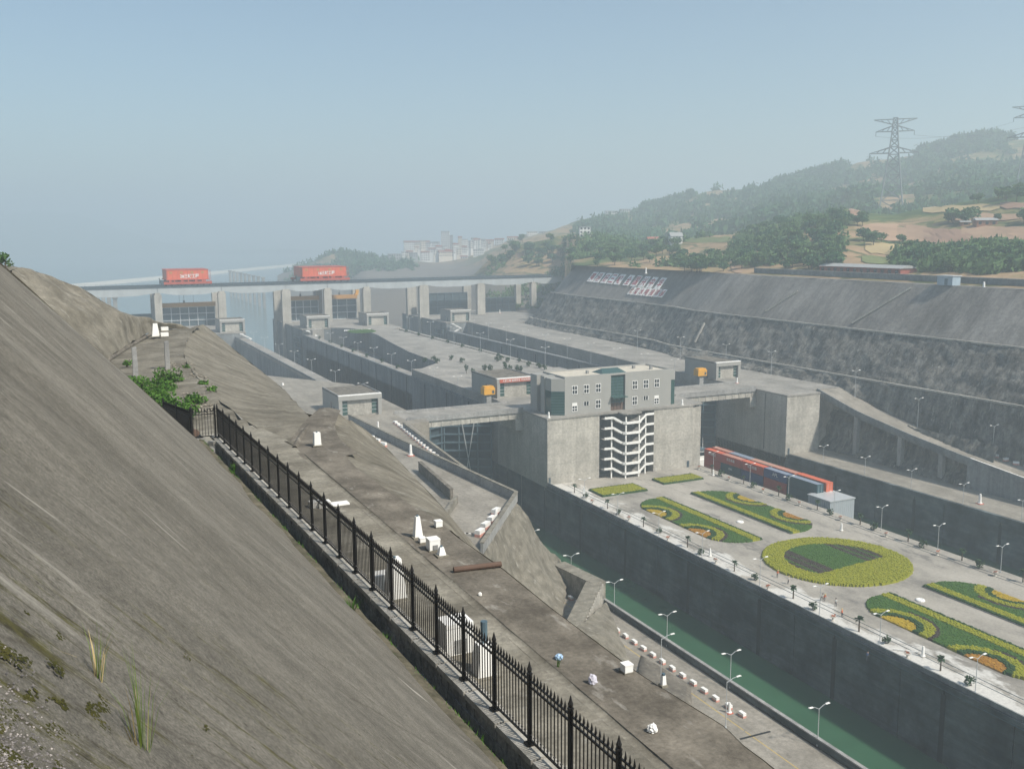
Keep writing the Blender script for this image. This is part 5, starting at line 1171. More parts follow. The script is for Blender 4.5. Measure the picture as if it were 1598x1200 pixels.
# ---- grass tufts, ditch growth, moss cushions, pebbles
def blades(n, h, spread, seed, bend=.5, wd=.008):
    rn = random.Random(seed); m = MB()
    for i in range(n):
        a = rn.uniform(0, 6.28); r0 = rn.uniform(0, spread*.15); L = h*rn.uniform(.45, 1); lean = rn.uniform(.05, bend)
        p = Vector((math.cos(a)*r0, math.sin(a)*r0, -.02)); d = Vector((math.cos(a), math.sin(a), 0)); s = Vector((-math.sin(a), math.cos(a), 0))*wd
        q1 = p+Vector((0, 0, L*.55))+d*L*lean*.35; q2 = p+Vector((0, 0, L*(1-.25*lean)))+d*L*lean
        m.add([p-s, p+s, q1+s*.8, q1-s*.8, q2], [(0, 1, 2, 3), (3, 2, 4)])
    return m
def slope_pt(px, py):
    r = ray(px, py)
    for u in np.linspace(1, 53, 2000):
        p = r*(u/r.y)
        if p.z < -11+(toe_v(u)-p.x)*TAN1 and p.x < toe_v(u)+.5: return p
    return r*8
for i, (px, py, n, h, lab) in enumerate(((222, 1165, 24, .58, 'tall grass tuft with dry stalks on the near slope'), (152, 1057, 12, .4, 'smaller grass tuft above the tall one on the near slope'))):
    q = slope_pt(px, py); r = empty('grass_tuft', q); tag(r, lab, 'grass tuft')
    b = blades(n, h, .3, i+3, .45, .0018).build('blades', M_grass, None); b.parent = r
    d = blades(8, h*.8, .3, i+33, .7, .0035).build('dry_stalks', M_straw, None); d.parent = r
for i, (px, py, h) in enumerate(((548, 960, .7), (607, 1030, .3), (870, 1040, .5), (365, 735, .5), (420, 830, .3))):
    q = P(px, py, -11.05 if i != 2 else ZB); r = empty('weed_clump', q); tag(r, ['green weed clump growing in the ditch below the fence', 'small weed on the soil strip beside the ditch', 'thin weed stalk on the bench near the blue bag', 'weed clump in the ditch near the fence gate', 'weed tuft on the ditch edge'][i], 'weed')
    b = blades(60 if i != 2 else 8, h, .5, 50+i, .7, .012).build('blades', M_leafC, None); b.parent = r
m = MB(); rn = random.Random(12)
for i in range(4200):
    u = rn.uniform(9, 54); side = rn.random(); top = rn.random() < .5; x = fence_v(u)-(.98 if top else .78)+(.16 if top else .42)*rn.random(); z = -11.05 if top else -12.3+.3*rn.random(); L = rn.uniform(.06, .2) if top else rn.uniform(.15, .5); a = rn.uniform(0, 6.28)
    if noise.noise(Vector((u*.45, 0, 3))) < -.05: continue
    d = Vector((math.cos(a)*.5, math.sin(a), .8)).normalized()*L; s = Vector((-math.sin(a), math.cos(a), 0))*L*.12; p = Vector((x, u, z)); m.add([p-s, p+s, p+d], [(0, 1, 2)])
stuff(tag(m.build('ditch_grass', M_leafC), 'green grass growing in the ditch below the fence', 'grass'))
m = MB(); cnt = 0; rn = random.Random(5)
while cnt < 5200:
    px, py = rn.uniform(-60, 190), rn.uniform(960, 1270); t = (1200-py)*.9+px
    if rn.random() < max(0, min(1, (t-60)/130)): cnt += 1; continue
    q = on_slope(px, py)
    s = rn.uniform(.002, .009); c = q+Vector((.7, 0, .7))*s*.2
    vs = [c+Vector((rn.uniform(.7, 1.2)*s*dx, rn.uniform(.7, 1.2)*s*dy, rn.uniform(.6, 1)*s*dz)) for dx, dy, dz in ((1, 0, 0), (-1, 0, 0), (0, 1, 0), (0, -1, 0), (0, 0, 1), (0, 0, -1))]
    m.add(vs, [(0, 2, 4), (2, 1, 4), (1, 3, 4), (3, 0, 4), (2, 0, 5), (1, 2, 5), (3, 1, 5), (0, 3, 5)], 0 if rn.random() < .85 else 1); cnt += 1
M_peb = weathered('pebble', (0.08, 0.075, 0.075), (0.24, 0.22, 0.215), 30, (5, 5, 5), .3, 40)
M_peb2 = weathered('pale pebble', (0.2, 0.18, 0.17), (0.42, 0.38, 0.36), 30, (5, 5, 5), .3, 40)
stuff(tag(m.build('gravel', [M_peb, M_peb2]), 'loose pebbles in the mossy concrete at the lower left corner', 'gravel'))
m = MB(); rn = random.Random(15)
for i in range(16000):
    px, py = rn.uniform(-60, 330), rn.uniform(930, 1270); t = (1200-py)*.9+px
    nz = noise.noise(Vector((px*.014+py*.012, (py-px*.72)*.035, 1.0)))+.25*noise.noise(Vector((px*.06, py*.06, 4)))
    if nz < .06+max(0, (t-70))*.0016: continue
    q = on_slope(px, py)
    s = rn.uniform(.005, .014); nn = Vector((TAN1, 0, 1)).normalized(); a = rn.uniform(0, 6.28); e1 = Vector((0, 1, 0)); e2 = nn.cross(e1)
    ring = [q+(e1*math.cos(a+k2*1.2566)+e2*math.sin(a+k2*1.2566))*s*rn.uniform(.6, 1.3) for k2 in range(5)]; top = q+nn*s*.35
    m.add(ring+[top], [(k2, (k2+1) % 5, 5) for k2 in range(5)])
stuff(tag(m.build('moss', M_moss), 'dark moss cushions on the near slope', 'moss'))

# ---- shrubs in the gully
def shrub(px, py, rx, rz, n, label, seed, z=-12.2, mat=None):
    q = P(px, py, z); r = empty('shrub', q); tag(r, label, 'shrub', 'shrubs in the gully')
    m = MB()
    for k in range(6): a = k*1.05; m.bar((0, 0, -.2), (math.cos(a)*rx*.5, math.sin(a)*rx*.5, rz*.9), .05)
    b = m.build('stems', M_bark, None); b.parent = r
    f = leaf_ball(rx, rz, n, .13, seed, (0, 0, rz*.55), 9).build('foliage', mat or M_leafC, None); f.parent = r
for i, (px, py, rx, rz, n, lab) in enumerate(((214, 607, 2.3, 1.2, 900, 'green shrub at the upper left of the gully thicket'), (240, 628, 2.6, 1.3, 1100, 'broad green shrub in the middle of the gully thicket'), (262, 600, 1.7, 1.5, 700, 'upright green shrub below the right concrete post'), (272, 645, 2.0, 1.2, 900, 'green shrub in the gully nearest the near slope'), (290, 655, 1.3, 1.0, 700, 'bright green shrub beside the fence gate'), (305, 630, 1.2, .8, 400, 'yellowish shrub on the rubble right of the thicket'), (252, 612, 1.8, 1.1, 700, 'dense green shrub behind the thicket'))):
    shrub(px, py, rx*.8, rz*.62, n, lab, 60+i)
for i, (px, py) in enumerate(((330, 612), (317, 603), (290, 577), (198, 570))): shrub(px, py, .5, .35, 120, ['small weed bush on the slope edge near the fence', 'small weed bush on the slope edge, middle', 'small weed bush at the top of the rubble strip', 'yellow-green weed bush behind the left concrete post'][i], 90+i)
# rubble in the gully
m = MB(); rn = random.Random(31)
for i in range(420):
    t = rn.random(); a = np.array([(268, 578), (300, 590), (335, 640), (300, 640)][rn.randrange(4)], float)*(.4+.6*rn.random()); pxy = (rn.uniform(262, 340), rn.uniform(560, 650))
    if abs((pxy[1]-560)-(pxy[0]-262)*1.05) > 34: continue
    q = P(*pxy, -12.1); s = rn.uniform(.05, .2); vs = [q+Vector((rn.uniform(.6, 1.3)*s*dx, rn.uniform(.6, 1.3)*s*dy, rn.uniform(.4, .8)*s*dz)) for dx, dy, dz in ((1, 0, 0), (-1, 0, 0), (0, 1, 0), (0, -1, 0), (0, 0, 1), (0, 0, -1))]
    m.add(vs, [(0, 2, 4), (2, 1, 4), (1, 3, 4), (3, 0, 4), (2, 0, 5), (1, 2, 5), (3, 1, 5), (0, 3, 5)])
M_rub = weathered('rubble stone', (0.15, 0.135, 0.11), (0.27, 0.245, 0.2), 2, (1, 1, 1), .4, 6)
stuff(tag(m.build('rubble', M_rub), 'broken rock rubble along the gully edge', 'rubble'))
# ================================================================ HILLS, TOWN, TREES, PYLONS, HAZE
def curve(pts):
    xs = [p[0] for p in pts]; ys = [p[1] for p in pts]; return lambda x: float(np.interp(x, xs, ys))
yN = curve([(430, 520), (540, 515), (560, 458), (640, 448), (700, 443), (740, 432), (765, 406), (795, 388), (815, 380), (840, 375), (880, 367), (930, 364), (1000, 384), (1060, 376), (1150, 364), (1250, 337), (1330, 324), (1400, 332), (1500, 318), (1598, 307), (1800, 290), (2300, 280)])
yF = curve([(430, 428), (450, 418), (480, 406), (520, 396), (560, 400), (600, 405), (640, 406), (700, 405), (745, 396), (775, 384), (800, 374), (880, 355), (940, 337), (1000, 329), (1050, 317), (1100, 302), (1200, 288), (1280, 274), (1350, 254), (1420, 242), (1480, 228), (1598, 214), (1800, 200), (2300, 195)])
rN = curve([(430, 900), (760, 900), (900, 850), (1000, 760), (1150, 640), (1598, 600), (2300, 560)])
def col_dir(px):
    r = ray(px, 372+0.0); h = math.hypot(r.x, r.y); return r.x/h, r.y/h
def z_at(px, py, r):
    q = ray(px, py); return r*q.z/math.hypot(q.x, q.y)
def foot(px):
    x, y = col_dir(px); 
    if px < 890: return 690.0
    return min(288.5/x, 690.0)
def hill_z(px, r, rough=True):
    r0 = foot(px); r1 = max(rN(px), r0+60); r2 = 1500.0
    z0 = -18.5 if px >= 890 else -92+36*max(0, min(1, (px-560)/200))
    z1 = z_at(px, yN(px), r1); z2 = z_at(px, yF(px), r2)
    zd = min(z1, z1+(z2-z1)*.3)-10
    pts = [(0, z0-.2), (r0, z0), (r0+.5*(r1-r0), z0+.45*(z1-z0)), (r1, z1), (r1+120, zd), (r2-250, zd+.55*(z2-zd)), (r2, z2), (r2+250, z2-30), (2600, -95), (3200, -100)]
    z = float(np.interp(r, [p[0] for p in pts], [p[1] for p in pts]))
    if rough:
        x, y = col_dir(px); q = Vector((x*r, y*r, 0)); amp = min(1, max(0, (r-r0)/60.0))
        z += amp*(noise.noise(q*.012)*4+noise.noise(q*.04)*1.6)*(1.0 if r < 900 else 2.0)
    return z
cols = list(range(430, 2300, 11)); rr_ = list(np.linspace(0, 1, 26))
def row_r(px, t):       # denser near, then far
    r0 = foot(px); return r0+(1650-r0)*t**1.5 if t <= 1 else 1650
V = []; Fc = []
tl = list(np.linspace(0, 1, 64))+[1.2, 1.5]
for px in cols:
    x, y = col_dir(px)
    for t in tl:
        r = row_r(px, min(t, 1)) if t <= 1 else 1650+(t-1)*2600
        V.append((x*r, y*r, hill_z(px, r)))
nt_ = len(tl)
for i in range(len(cols)-1):
    for j in range(nt_-1): Fc.append((i*nt_+j, (i+1)*nt_+j, (i+1)*nt_+j+1, i*nt_+j+1))
def hill_mat():
    m, n, b = new_mat('hillside'); b.inputs['Roughness'].default_value = 1.0; b.inputs['Specular IOR Level'].default_value = .1
    a = pos_noise(n, 0.011, (1, 1, 2.5), detail=7, rough=.62)
    c = ramp(n, a.outputs[0], [(.34, (0.04, 0.075, 0.025)), (.43, (0.085, 0.115, 0.04)), (.48, (0.20, 0.175, 0.08)), (.55, (0.34, 0.235, 0.145)), (.68, (0.30, 0.23, 0.12))]).outputs[0]
    # terraces: bands that follow the contour
    g = N(n, 'ShaderNodeNewGeometry'); sp = N(n, 'ShaderNodeSeparateXYZ'); n.links.new(g.outputs['Position'], sp.inputs[0])
    w2 = pos_noise(n, 0.02, detail=3); ad = N(n, 'ShaderNodeMath', operation='MULTIPLY_ADD'); n.links.new(w2.outputs[0], ad.inputs[0]); ad.inputs[1].default_value = 22; n.links.new(sp.outputs['Z'], ad.inputs[2])
    sn = N(n, 'ShaderNodeMath', operation='SINE'); ml = N(n, 'ShaderNodeMath', operation='MULTIPLY'); n.links.new(ad.outputs[0], ml.inputs[0]); ml.inputs[1].default_value = 1.15; n.links.new(ml.outputs[0], sn.inputs[0])
    rr2 = ramp(n, sn.outputs[0], [(.70, g3(0)), (.92, g3(.75))])
    c = mixc(n, rr2.outputs[0], c, (0.05, 0.085, 0.03))
    f = pos_noise(n, .12, detail=8, rough=.75); c = mixc(n, .9, c, ramp(n, f.outputs[0], [(.3, g3(.6)), (.7, g3(1.25))]).outputs[0], 'MULTIPLY')
    zr = N(n, 'ShaderNodeMapRange'); zr.inputs[1].default_value = -30; zr.inputs[2].default_value = -42; n.links.new(sp.outputs['Z'], zr.inputs[0])
    c = mixc(n, zr.outputs[0], c, (0.155, 0.142, 0.125))     # bare excavated rock low on the banks
    n.links.new(c, b.inputs['Base Color']); bump(n, b, f.outputs[0], .8, 1.0); return m
me = bpy.data.meshes.new('hillside'); me.from_pydata(V, [], Fc); me.materials.append(hill_mat()); me.polygons.foreach_set('use_smooth', [True]*len(me.polygons)); structure(link('hillside', me))
# far mountains across the reservoir
yM = curve([(-900, 320), (-300, 330), (0, 337), (60, 331), (130, 342), (180, 357), (250, 372), (330, 384), (420, 391), (600, 396), (800, 392), (1000, 350), (1300, 300), (1800, 290), (2600, 300)])
rows = []
for px in range(-900, 2600, 40):
    x, y = col_dir(px); z = z_at(px, yM(px), 6500)
    rows.append([(x*5200, y*5200, -88), (x*5800, y*5800, -88+.5*(z+88)), (x*6500, y*6500, z), (x*7500, y*7500, -60)])
structure(loft('mountains', rows, M_leafA, 3, 5, 40, .0016, amp2=8))
M_dike = paint('pale embankment', (0.62, 0.58, 0.50), .9)
# dike and pile rows in the reservoir
a, b = P(20, 452, -80), P(470, 411, -80); dk = loft('dike', [[(a.x+(b.x-a.x)*t+dx, a.y+(b.y-a.y)*t+dy, z) for dx, dy, z in ((6, -16, -87), (2, -5, -80.2), (-2, 5, -80), (-6, 16, -87))] for t in np.linspace(-.3, 1, 14)], M_dike, 2, 2, 0.6, .05); structure(dk)
for i in range(9):
    u = 1190+i*34; x = 229+.6*i; r = empty('mooring_pile', (x, u, -86)); tag(r, 'tall pale mooring pile in the reservoir, %s from the near end' % ORD[i], 'pile', 'row of mooring piles')
    MB().box(x-1.6, x+1.6, u-1.6, u+1.6, -100, -50).build('shaft', M_deck, r); MB().box(x-2.2, x+2.2, u-2.2, u+2.2, -50, -48.5).build('cap', M_deck, r)
for i in range(5):
    u = 900+i*40; x = 46-3*i; r = empty('mooring_pile', (x, u, -86)); tag(r, 'faint mooring pile left of the left crane, %s from the near end' % ORD[i], 'pile', 'faint row of mooring piles')
    MB().box(x-1.6, x+1.6, u-1.6, u+1.6, -100, -52).build('shaft', M_deck, r); MB().box(x-2.2, x+2.2, u-2.2, u+2.2, -52, -50.6).build('cap', M_deck, r)

def ground_px(px, py, rmin=None, rmax=1500):
    r = (rmin or foot(px))
    q = ray(px, py); s = q.z/math.hypot(q.x, q.y); x, y = col_dir_px(px, py)
    while r < rmax:
        if hill_z(px, r) >= r*s: break
        r += 4
    return Vector((x*r, y*r, hill_z(px, r)))
def col_dir_px(px, py):
    q = ray(px, py); h = math.hypot(q.x, q.y); return q.x/h, q.y/h
# ---- individual trees on the near hillside
protos = [make_tree('hillside_tree', 7.5, 4.2, 300, 100+k, (M_leafA, M_leafB)[k % 2], .8) for k in range(6)]
regions = [((1150, 1310, 345, 424), 70, 'tree in the dense wood above the left end of the crest wall'), ((1400, 1640, 398, 428), 48, 'tree in the dark wood behind the crest wall at the right'), ((1060, 1150, 392, 438), 22, 'tree on the slope left of the sandy path'),
           ((960, 1062, 382, 418), 26, 'tree in the wood behind the lettered panels'), ((765, 960, 378, 420), 46, 'tree on the wooded knoll behind the bridge end'), ((1300, 1350, 345, 362), 9, 'tree in the hedge row below the pylon'), ((1440, 1640, 346, 352), 14, 'tree in the hedge rows beside the farmhouse'), ((1290, 1360, 318, 330), 9, 'tree on the knoll left of the pylon'), ((1450, 1620, 306, 318), 14, 'tree on the near ridge right of the pylon'), ((1330, 1430, 378, 384), 6, 'scattered tree on the sandy field below the pylon')]
tid = 0
for (xa, xb, ya, yb), n, lab in regions:
    for i, px in enumerate(sorted(random.uniform(xa, xb) for _ in range(n))):
        py = random.uniform(ya, yb); g = ground_px(px, py); k = tid % 6
        s = random.uniform(.65, 1.25)*(1.1 if g.length > 700 else .9)
        place(protos[k], 'ht%d' % k, g.x, g.y, g.z-.4, lab+(', %s from the left' % ORD[i] if n < 27 else ''), 'tree', 'hillside: '+lab, s=s); tid += 1
# ---- fields draped on the terraces
FM = {'o': paint('orange soil', (0.36, 0.235, 0.15), .95, dirt=.3, scale=.05), 'b': paint('brown soil', (0.30, 0.18, 0.12), .95, dirt=.3, scale=.05), 't': paint('tan field', (0.40, 0.31, 0.16), .95, dirt=.35, scale=.05), 'g': paint('pale green field', (0.17, 0.20, 0.07), .95, dirt=.4, scale=.05)}
def field(xa, xb, ya, yb, c, label, skew=0.0):
    nx, ny = 9, 5; V2 = []; rnf = random.Random(int(xa+ya))
    for i in range(nx):
        for j in range(ny):
            px = xa+(xb-xa)*i/(nx-1); e = 1 if 0 < i < nx-1 else .6
            py = (ya+yb)/2+(yb-ya)/2*((j/(ny-1))*2-1)*e+skew*(i/(nx-1)-.5)+rnf.uniform(-.6, .6); g = ground_px(px, py); V2.append((g.x, g.y, g.z+.35))
    me = bpy.data.meshes.new('field'); me.from_pydata(V2, [], [(i*ny+j, (i+1)*ny+j, (i+1)*ny+j+1, i*ny+j+1) for i in range(nx-1) for j in range(ny-1)]); me.materials.append(FM[c]); structure(link('field', me))
for a in ((1345, 1455, 352, 378, 'o', 6), (1440, 1520, 360, 384, 'b', 5), (1500, 1640, 356, 376, 'o', 4), (1420, 1560, 388, 399, 't', 4), (1560, 1660, 384, 398, 'o', 0), (1350, 1425, 382, 400, 't', 8), (1345, 1400, 402, 414, 'g', 4), (1300, 1345, 326, 340, 'b', -6), (1440, 1560, 322, 332, 't', -3), (1480, 1598, 336, 346, 'o', 0), (1190, 1290, 352, 361, 'g', -10), (1140, 1160, 388, 428, 'o', 6), (1230, 1300, 342, 349, 't', -6), (1070, 1140, 372, 380, 'g', -2), (1160, 1230, 366, 374, 't', -4), (1430, 1600, 404, 411, 'g', 0), (960, 1010, 372, 378, 't', 0), (1560, 1650, 318, 328, 'b', 0)): field(*a[:5], '', a[5])
# ---- distant forest that reads as one mass
base = leaf_ball(1.0, 1.0, 34, .34, 77, (0, 0, .6), 5); bv = np.array(base.v); bf = np.array(base.f)
def forest(name, n, fx, label, seed, size, mat):
    rn = random.Random(seed); VV = []; FF = []; c = 0; tries = 0
    while c < n and tries < n*8:
        tries += 1; px, r = fx(rn)
        x, y = col_dir(px); p = Vector((x*r, y*r, 0))
        if noise.noise(p*.009)+.4*noise.noise(p*.03) < -.12: continue
        z = hill_z(px, r); s = size*rn.uniform(.6, 1.4); a = rn.uniform(0, 6.28); ca, sa = math.cos(a), math.sin(a)
        q = bv.copy(); q = np.stack([(q[:, 0]*ca-q[:, 1]*sa)*s+p.x, (q[:, 0]*sa+q[:, 1]*ca)*s+p.y, q[:, 2]*s*1.15+z-.2*s], 1)
        VV.append(q); FF.append(bf+c*len(bv)); c += 1
    VV = np.concatenate(VV); FF = np.concatenate(FF)
    me = bpy.data.meshes.new(name); me.from_pydata(VV.tolist(), [], FF.tolist()); me.materials.append(mat); stuff(tag(link(name, me), label, 'forest'))
forest('forest', 2600, lambda rn: (lambda px: (px, rn.uniform(rN(px)+120, 1500)))(rn.uniform(900, 1750)), 'far wooded ridge behind the terraced hillside', 1, 7.0, M_leafA)
forest('forest', 700, lambda rn: (lambda px: (px, 1500+rn.uniform(-12, 6)))(rn.uniform(930, 1750)), 'line of trees on the skyline of the far ridge', 2, 8.0, M_leafA)
forest('forest', 420, lambda rn: (lambda px: (px, rn.uniform(1250, 1505)))(rn.uniform(440, 650)), 'hazy wooded headland behind the right crane', 3, 6.0, M_leafA)
forest('forest', 1500, lambda rn: (lambda px: (px, foot(px)+(24 if px > 1000 else 8)+(rN(px)-foot(px)-24)*(rn.random()*(1 if px < 1330 else .30))))(rn.choice((rn.uniform(760, 1320), rn.uniform(760, 1320), rn.uniform(1400, 1640)))), 'green scrub and young wood between the hillside trees', 4, 3.0, M_leafB)

# ---- brick house, farmhouses, huts on the hill
def house(px, py, wpx, hpx, label, wall, roofm, name='farmhouse', nwin=3, rmin=None, depth=8, rmax=1500, ang=None, wd=None):
    g = ground_px(px, py, rmin, rmax); D = -(Matrix((dv, du, up_)).transposed() @ g).z
    wd = wd or wpx*D/F; h = hpx*D/F; ang = -math.atan2(g.x, g.y)+.25 if ang is None else ang
    r = empty(name, g, ang); tag(r, label, 'house' if name != 'hut' else 'hut')
    def ch(m, nm, mt, par=r):
        o = m.build(nm, mt, None); o.parent = par; return o
    ch(MB().box(-wd/2, wd/2, 0, depth, -1.5, h*.72), 'wall', wall)
    m = MB(); e = .5; m.add([(-wd/2-e, -e, h*.7), (wd/2+e, -e, h*.7), (wd/2+e, depth+e, h*.7), (-wd/2-e, depth+e, h*.7), (-wd/2-e, depth/2, h), (wd/2+e, depth/2, h)], [(0, 1, 5, 4), (2, 3, 4, 5), (1, 2, 5), (3, 0, 4), (3, 2, 1, 0)]); ch(m, 'roof', roofm)
    for k in range(nwin):
        x = -wd/2+(k+.5)*wd/nwin; ch(MB().box(x-wd/nwin*.22, x+wd/nwin*.22, -.06, .1, h*.2, h*.55), 'window', M_glassd)
    return r
M_brick = paint('brick red', (0.30, 0.085, 0.06), .9); M_tile = paint('grey tile', (0.33, 0.34, 0.34), .85); M_brown = paint('brown brick', (0.32, 0.15, 0.09), .9); M_rtile = paint('red roof tile', (0.36, 0.13, 0.09), .85)
house(1338, 441, 108, 15, 'long red brick shed with pale roof behind the crest wall', M_brick, M_tile, 'brick_shed', 12, rmin=297/col_dir(1338)[0], depth=9, ang=-math.pi/2, wd=44)
house(1540, 355, 30, 13, 'red-brown farmhouse with pale roof among the fields', M_brown, M_tile, 'farmhouse', 3)
house(1507, 354, 13, 8, 'small hut left of the farmhouse', M_brown, M_tile, 'hut', 1, depth=4)
house(1056, 384, 18, 20, 'pale house above the wood behind the lettered slope', M_white, M_tile, 'farmhouse', 2)
house(1024, 382, 24, 12, 'low pinkish house beside the pale house', paint('pink wall', (.5, .36, .32), .9), M_rtile, 'farmhouse', 3)
house(1005, 381, 12, 9, 'small pinkish house left of the low house', paint('pink wall', (.5, .36, .32), .9), M_rtile, 'farmhouse', 2)
# crest wall on the right bank with its hut
cwl = empty('crest_wall', (292, 240, -18.5)); tag(cwl, 'long grey wall along the crest of the right bank', 'wall')
for k in range(26):
    u = 95+k*10; MB().box(291.5, 292, u+.05, u+9.95, -19.5, -16.0).build('wall_panel', M_upwall, cwl); MB().box(291.3, 292.2, u+.05, u+9.95, -16.0, -15.7).build('coping', M_pier2, cwl)
hq = P(1486, 445, v=287); r = empty('blue_hut', (286, hq.y, -18.5)); tag(r, 'pale blue sheet-metal hut on the crest of the right bank', 'hut')
bm_ = paint('pale blue sheet', (.34, .43, .50), .6); MB().box(284, 288, hq.y-2.5, hq.y+4, -18.6, -15.4).build('body', bm_, r); MB().box(283.7, 288.3, hq.y-2.8, hq.y+4.3, -15.4, -15.15).build('roof', M_galv, r); MB().box(283.95, 284.1, hq.y-.5, hq.y+.8, -18.5, -16.2).build('door', M_steel, r)
for i, (px, py, lab) in enumerate(((1535, 452, 'white marker post on the crest road at the right'), (1188, 446, 'white marker post at the left end of the crest wall'), (1008, 426, 'white marker post above the lettered panels'))):
    q = P(px, py, v=286); marker(q.x, q.y, q.z-.4, lab, 1.7)

# ---- lettered panels on the right slope
def on_plane(px, py):
    (v0, z0), (v1, z1) = bank(400)[4], bank(400)[5]; r = ray(px, py); s = (z1-z0)/(v1-v0); t = (z0-s*v0)/(r.z-s*r.x); return r*t
(v0, z0), (v1, z1) = bank(400)[4], bank(400)[5]; upd = Vector((v1-v0, 0, z1-z0)).normalized(); nrm_s = Vector((-(z1-z0), 0, v1-v0)).normalized()
def panel(pa, pb, ch, cmat, label, hgt):
    a, b = on_plane(*pa), on_plane(*pb)                     # lower left and lower right corner
    c = (a+b)/2+nrm_s*.5; xd = Vector((0, -1, 0)); wd = abs(a.y-b.y)
    r = empty('sign_panel', c); tag(r, label, 'sign panel', 'lettered panels on the slope')
    q = [c-xd*wd/2, c+xd*wd/2, c+xd*wd/2+upd*hgt, c-xd*wd/2+upd*hgt]
    MB().add(q+[p-nrm_s*.3 for p in q], [(0, 1, 2, 3), (7, 6, 5, 4), (0, 4, 5, 1), (1, 5, 6, 2), (2, 6, 7, 3), (3, 7, 4, 0)]).build('board', M_white, r)
    text_on(ch, 1.0, cmat, r, (0, 0, 0), (1, 0, 0), (0, 1, 0), bold=.022); o = r.children[-1]
    me = o.data; xs = [v.co.x for v in me.vertices]; ys = [v.co.y for v in me.vertices]; kx = wd*.78/(max(xs)-min(xs)); ky = hgt*.8/(max(ys)-min(ys)); mx, my = (max(xs)+min(xs))/2, (max(ys)+min(ys))/2
    cc = c+upd*hgt/2+nrm_s*.06
    for v in me.vertices: v.co = cc+xd*((v.co.x-mx)*kx)+upd*((v.co.y-my)*ky)+nrm_s*(v.co.z*.5)
M_signred = paint('sign red', (0.42, 0.05, 0.06), .7); M_signor = paint('sign orange', (0.50, 0.17, 0.06), .7)
top_s = '建设好三峡全国兴中华'; x0s = [916, 926, 937, 947, 958, 972, 984, 996, 1008, 1021]
for i, ch in enumerate(top_s):
    x = x0s[i]; y = 440+(x-916)*.105; panel((x, y), (x+8.0, y+.8), ch, M_signred, 'white slope panel with red character, %s of the top row' % ORD[i], 7.4)
for i, ch in enumerate('武警水电指挥部'):
    x = 979+i*8.0; y = 460+(x-979)*.095; panel((x, y), (x+6.3, y+.6), ch, M_signor if i == 0 else M_signred, 'smaller white slope panel, %s of the bottom row' % ORD[i], 5.2)

# ---- town on the far bank
def block(px, py, wpx, hpx, label, wall, roofm=None, r=1450, cols_=6, rows_=4, name='apartment_block'):
    x, y = col_dir_px(px, py); g = Vector((x*r, y*r, z_at(px, py, r))); D = -(Matrix((dv, du, up_)).transposed() @ g).z; wd = wpx*D/F; h = hpx*D/F; ang = -math.atan2(g.x, g.y)+random.uniform(-.2, .3)
    e = empty(name, g, ang); tag(e, label, 'building'); dp = min(14, wd*.6)
    def ch(m, nm, mt, par=e): o = m.build(nm, mt, None); o.parent = par; return o
    ch(MB().box(-wd/2, wd/2, 0, dp, -30, h), 'wall', wall)
    rm = ch(MB().box(-wd/2-.4, wd/2+.4, -.4, dp+.4, h, h+(1.8 if roofm else .6)), 'roof', roofm or M_tile)
    m = MB(); one = wpx/cols_ >= 2.4
    for j in range(rows_):
        for i in range(cols_):
            xx = -wd/2+(i+.5)*wd/cols_; zz = (j+.35)*h/rows_; m.box(xx-wd/cols_*.26, xx+wd/cols_*.26, -.12, .05, zz, zz+h/rows_*.5)
            if one: ch(m, 'window', M_glassd); m = MB()
    if not one: stuff(ch(m, 'windows', M_glassd))
W1 = paint('town white', (.80, .79, .76), .9); W2 = paint('town cream', (.72, .65, .55), .9); W3 = paint('town grey', (.42, .43, .43), .9); W4 = paint('town pale', (.70, .70, .69), .9)
town = [(651, 391, 40, 13, W1, M_rtile, 14, 4, 'long white apartment block with red roof at the left of the town'), (695, 391, 13, 29, W4, None, 4, 10, 'tallest pale tower of the town'), (703, 392, 8, 24, W3, None, 3, 8, 'grey tower beside the tallest one'), (718, 390, 6, 19, W2, M_rtile, 3, 6, 'cream tower right of the tallest tower'), (726, 392, 9, 18, W1, None, 4, 6, 'white block right of the cream tower'), (740, 391, 10, 19, W4, None, 4, 6, 'pale block below the wooded top'), (753, 390, 11, 16, W1, None, 4, 5, 'white block at the right of the town'), (765, 388, 12, 12, W2, M_rtile, 4, 4, 'cream block at the right edge of the town'), (779, 384, 14, 10, W4, M_rtile, 5, 3, 'low pale block on the rise right of the town'), (664, 408, 14, 14, W1, M_rtile, 4, 4, 'small white block with red roof in the front row'), (705, 401, 41, 8, W2, M_rtile, 14, 2, 'long low cream block with red roof in the front row'), (722, 410, 14, 9, W1, M_rtile, 4, 2, 'small white house at the end of the long cream block'), (747, 408, 17, 18, W1, None, 5, 5, 'white front-row block next to the wooded knoll'), (622, 406, 30, 9, W3, None, 8, 2, 'low grey works building left of the town'), (645, 402, 14, 7, W3, None, 4, 2, 'low grey shed beside the works building'), (678, 386, 14, 8, W4, None, 5, 2, 'pale low block behind the town'), (831, 373, 16, 11, W1, None, 5, 3, 'white hilltop block left of the ridge'), (848, 371, 14, 9, W4, None, 4, 3, 'pale hilltop block right of the white one'), (955, 335, 20, 5, W4, None, 6, 1, 'faint pale houses on the far ridge, left'), (976, 331, 16, 4, W4, None, 5, 1, 'faint pale houses on the far ridge, right'), (800, 377, 16, 6, W2, M_rtile, 5, 1, 'low red-roofed houses on the rise')]
tr = random.Random(8)
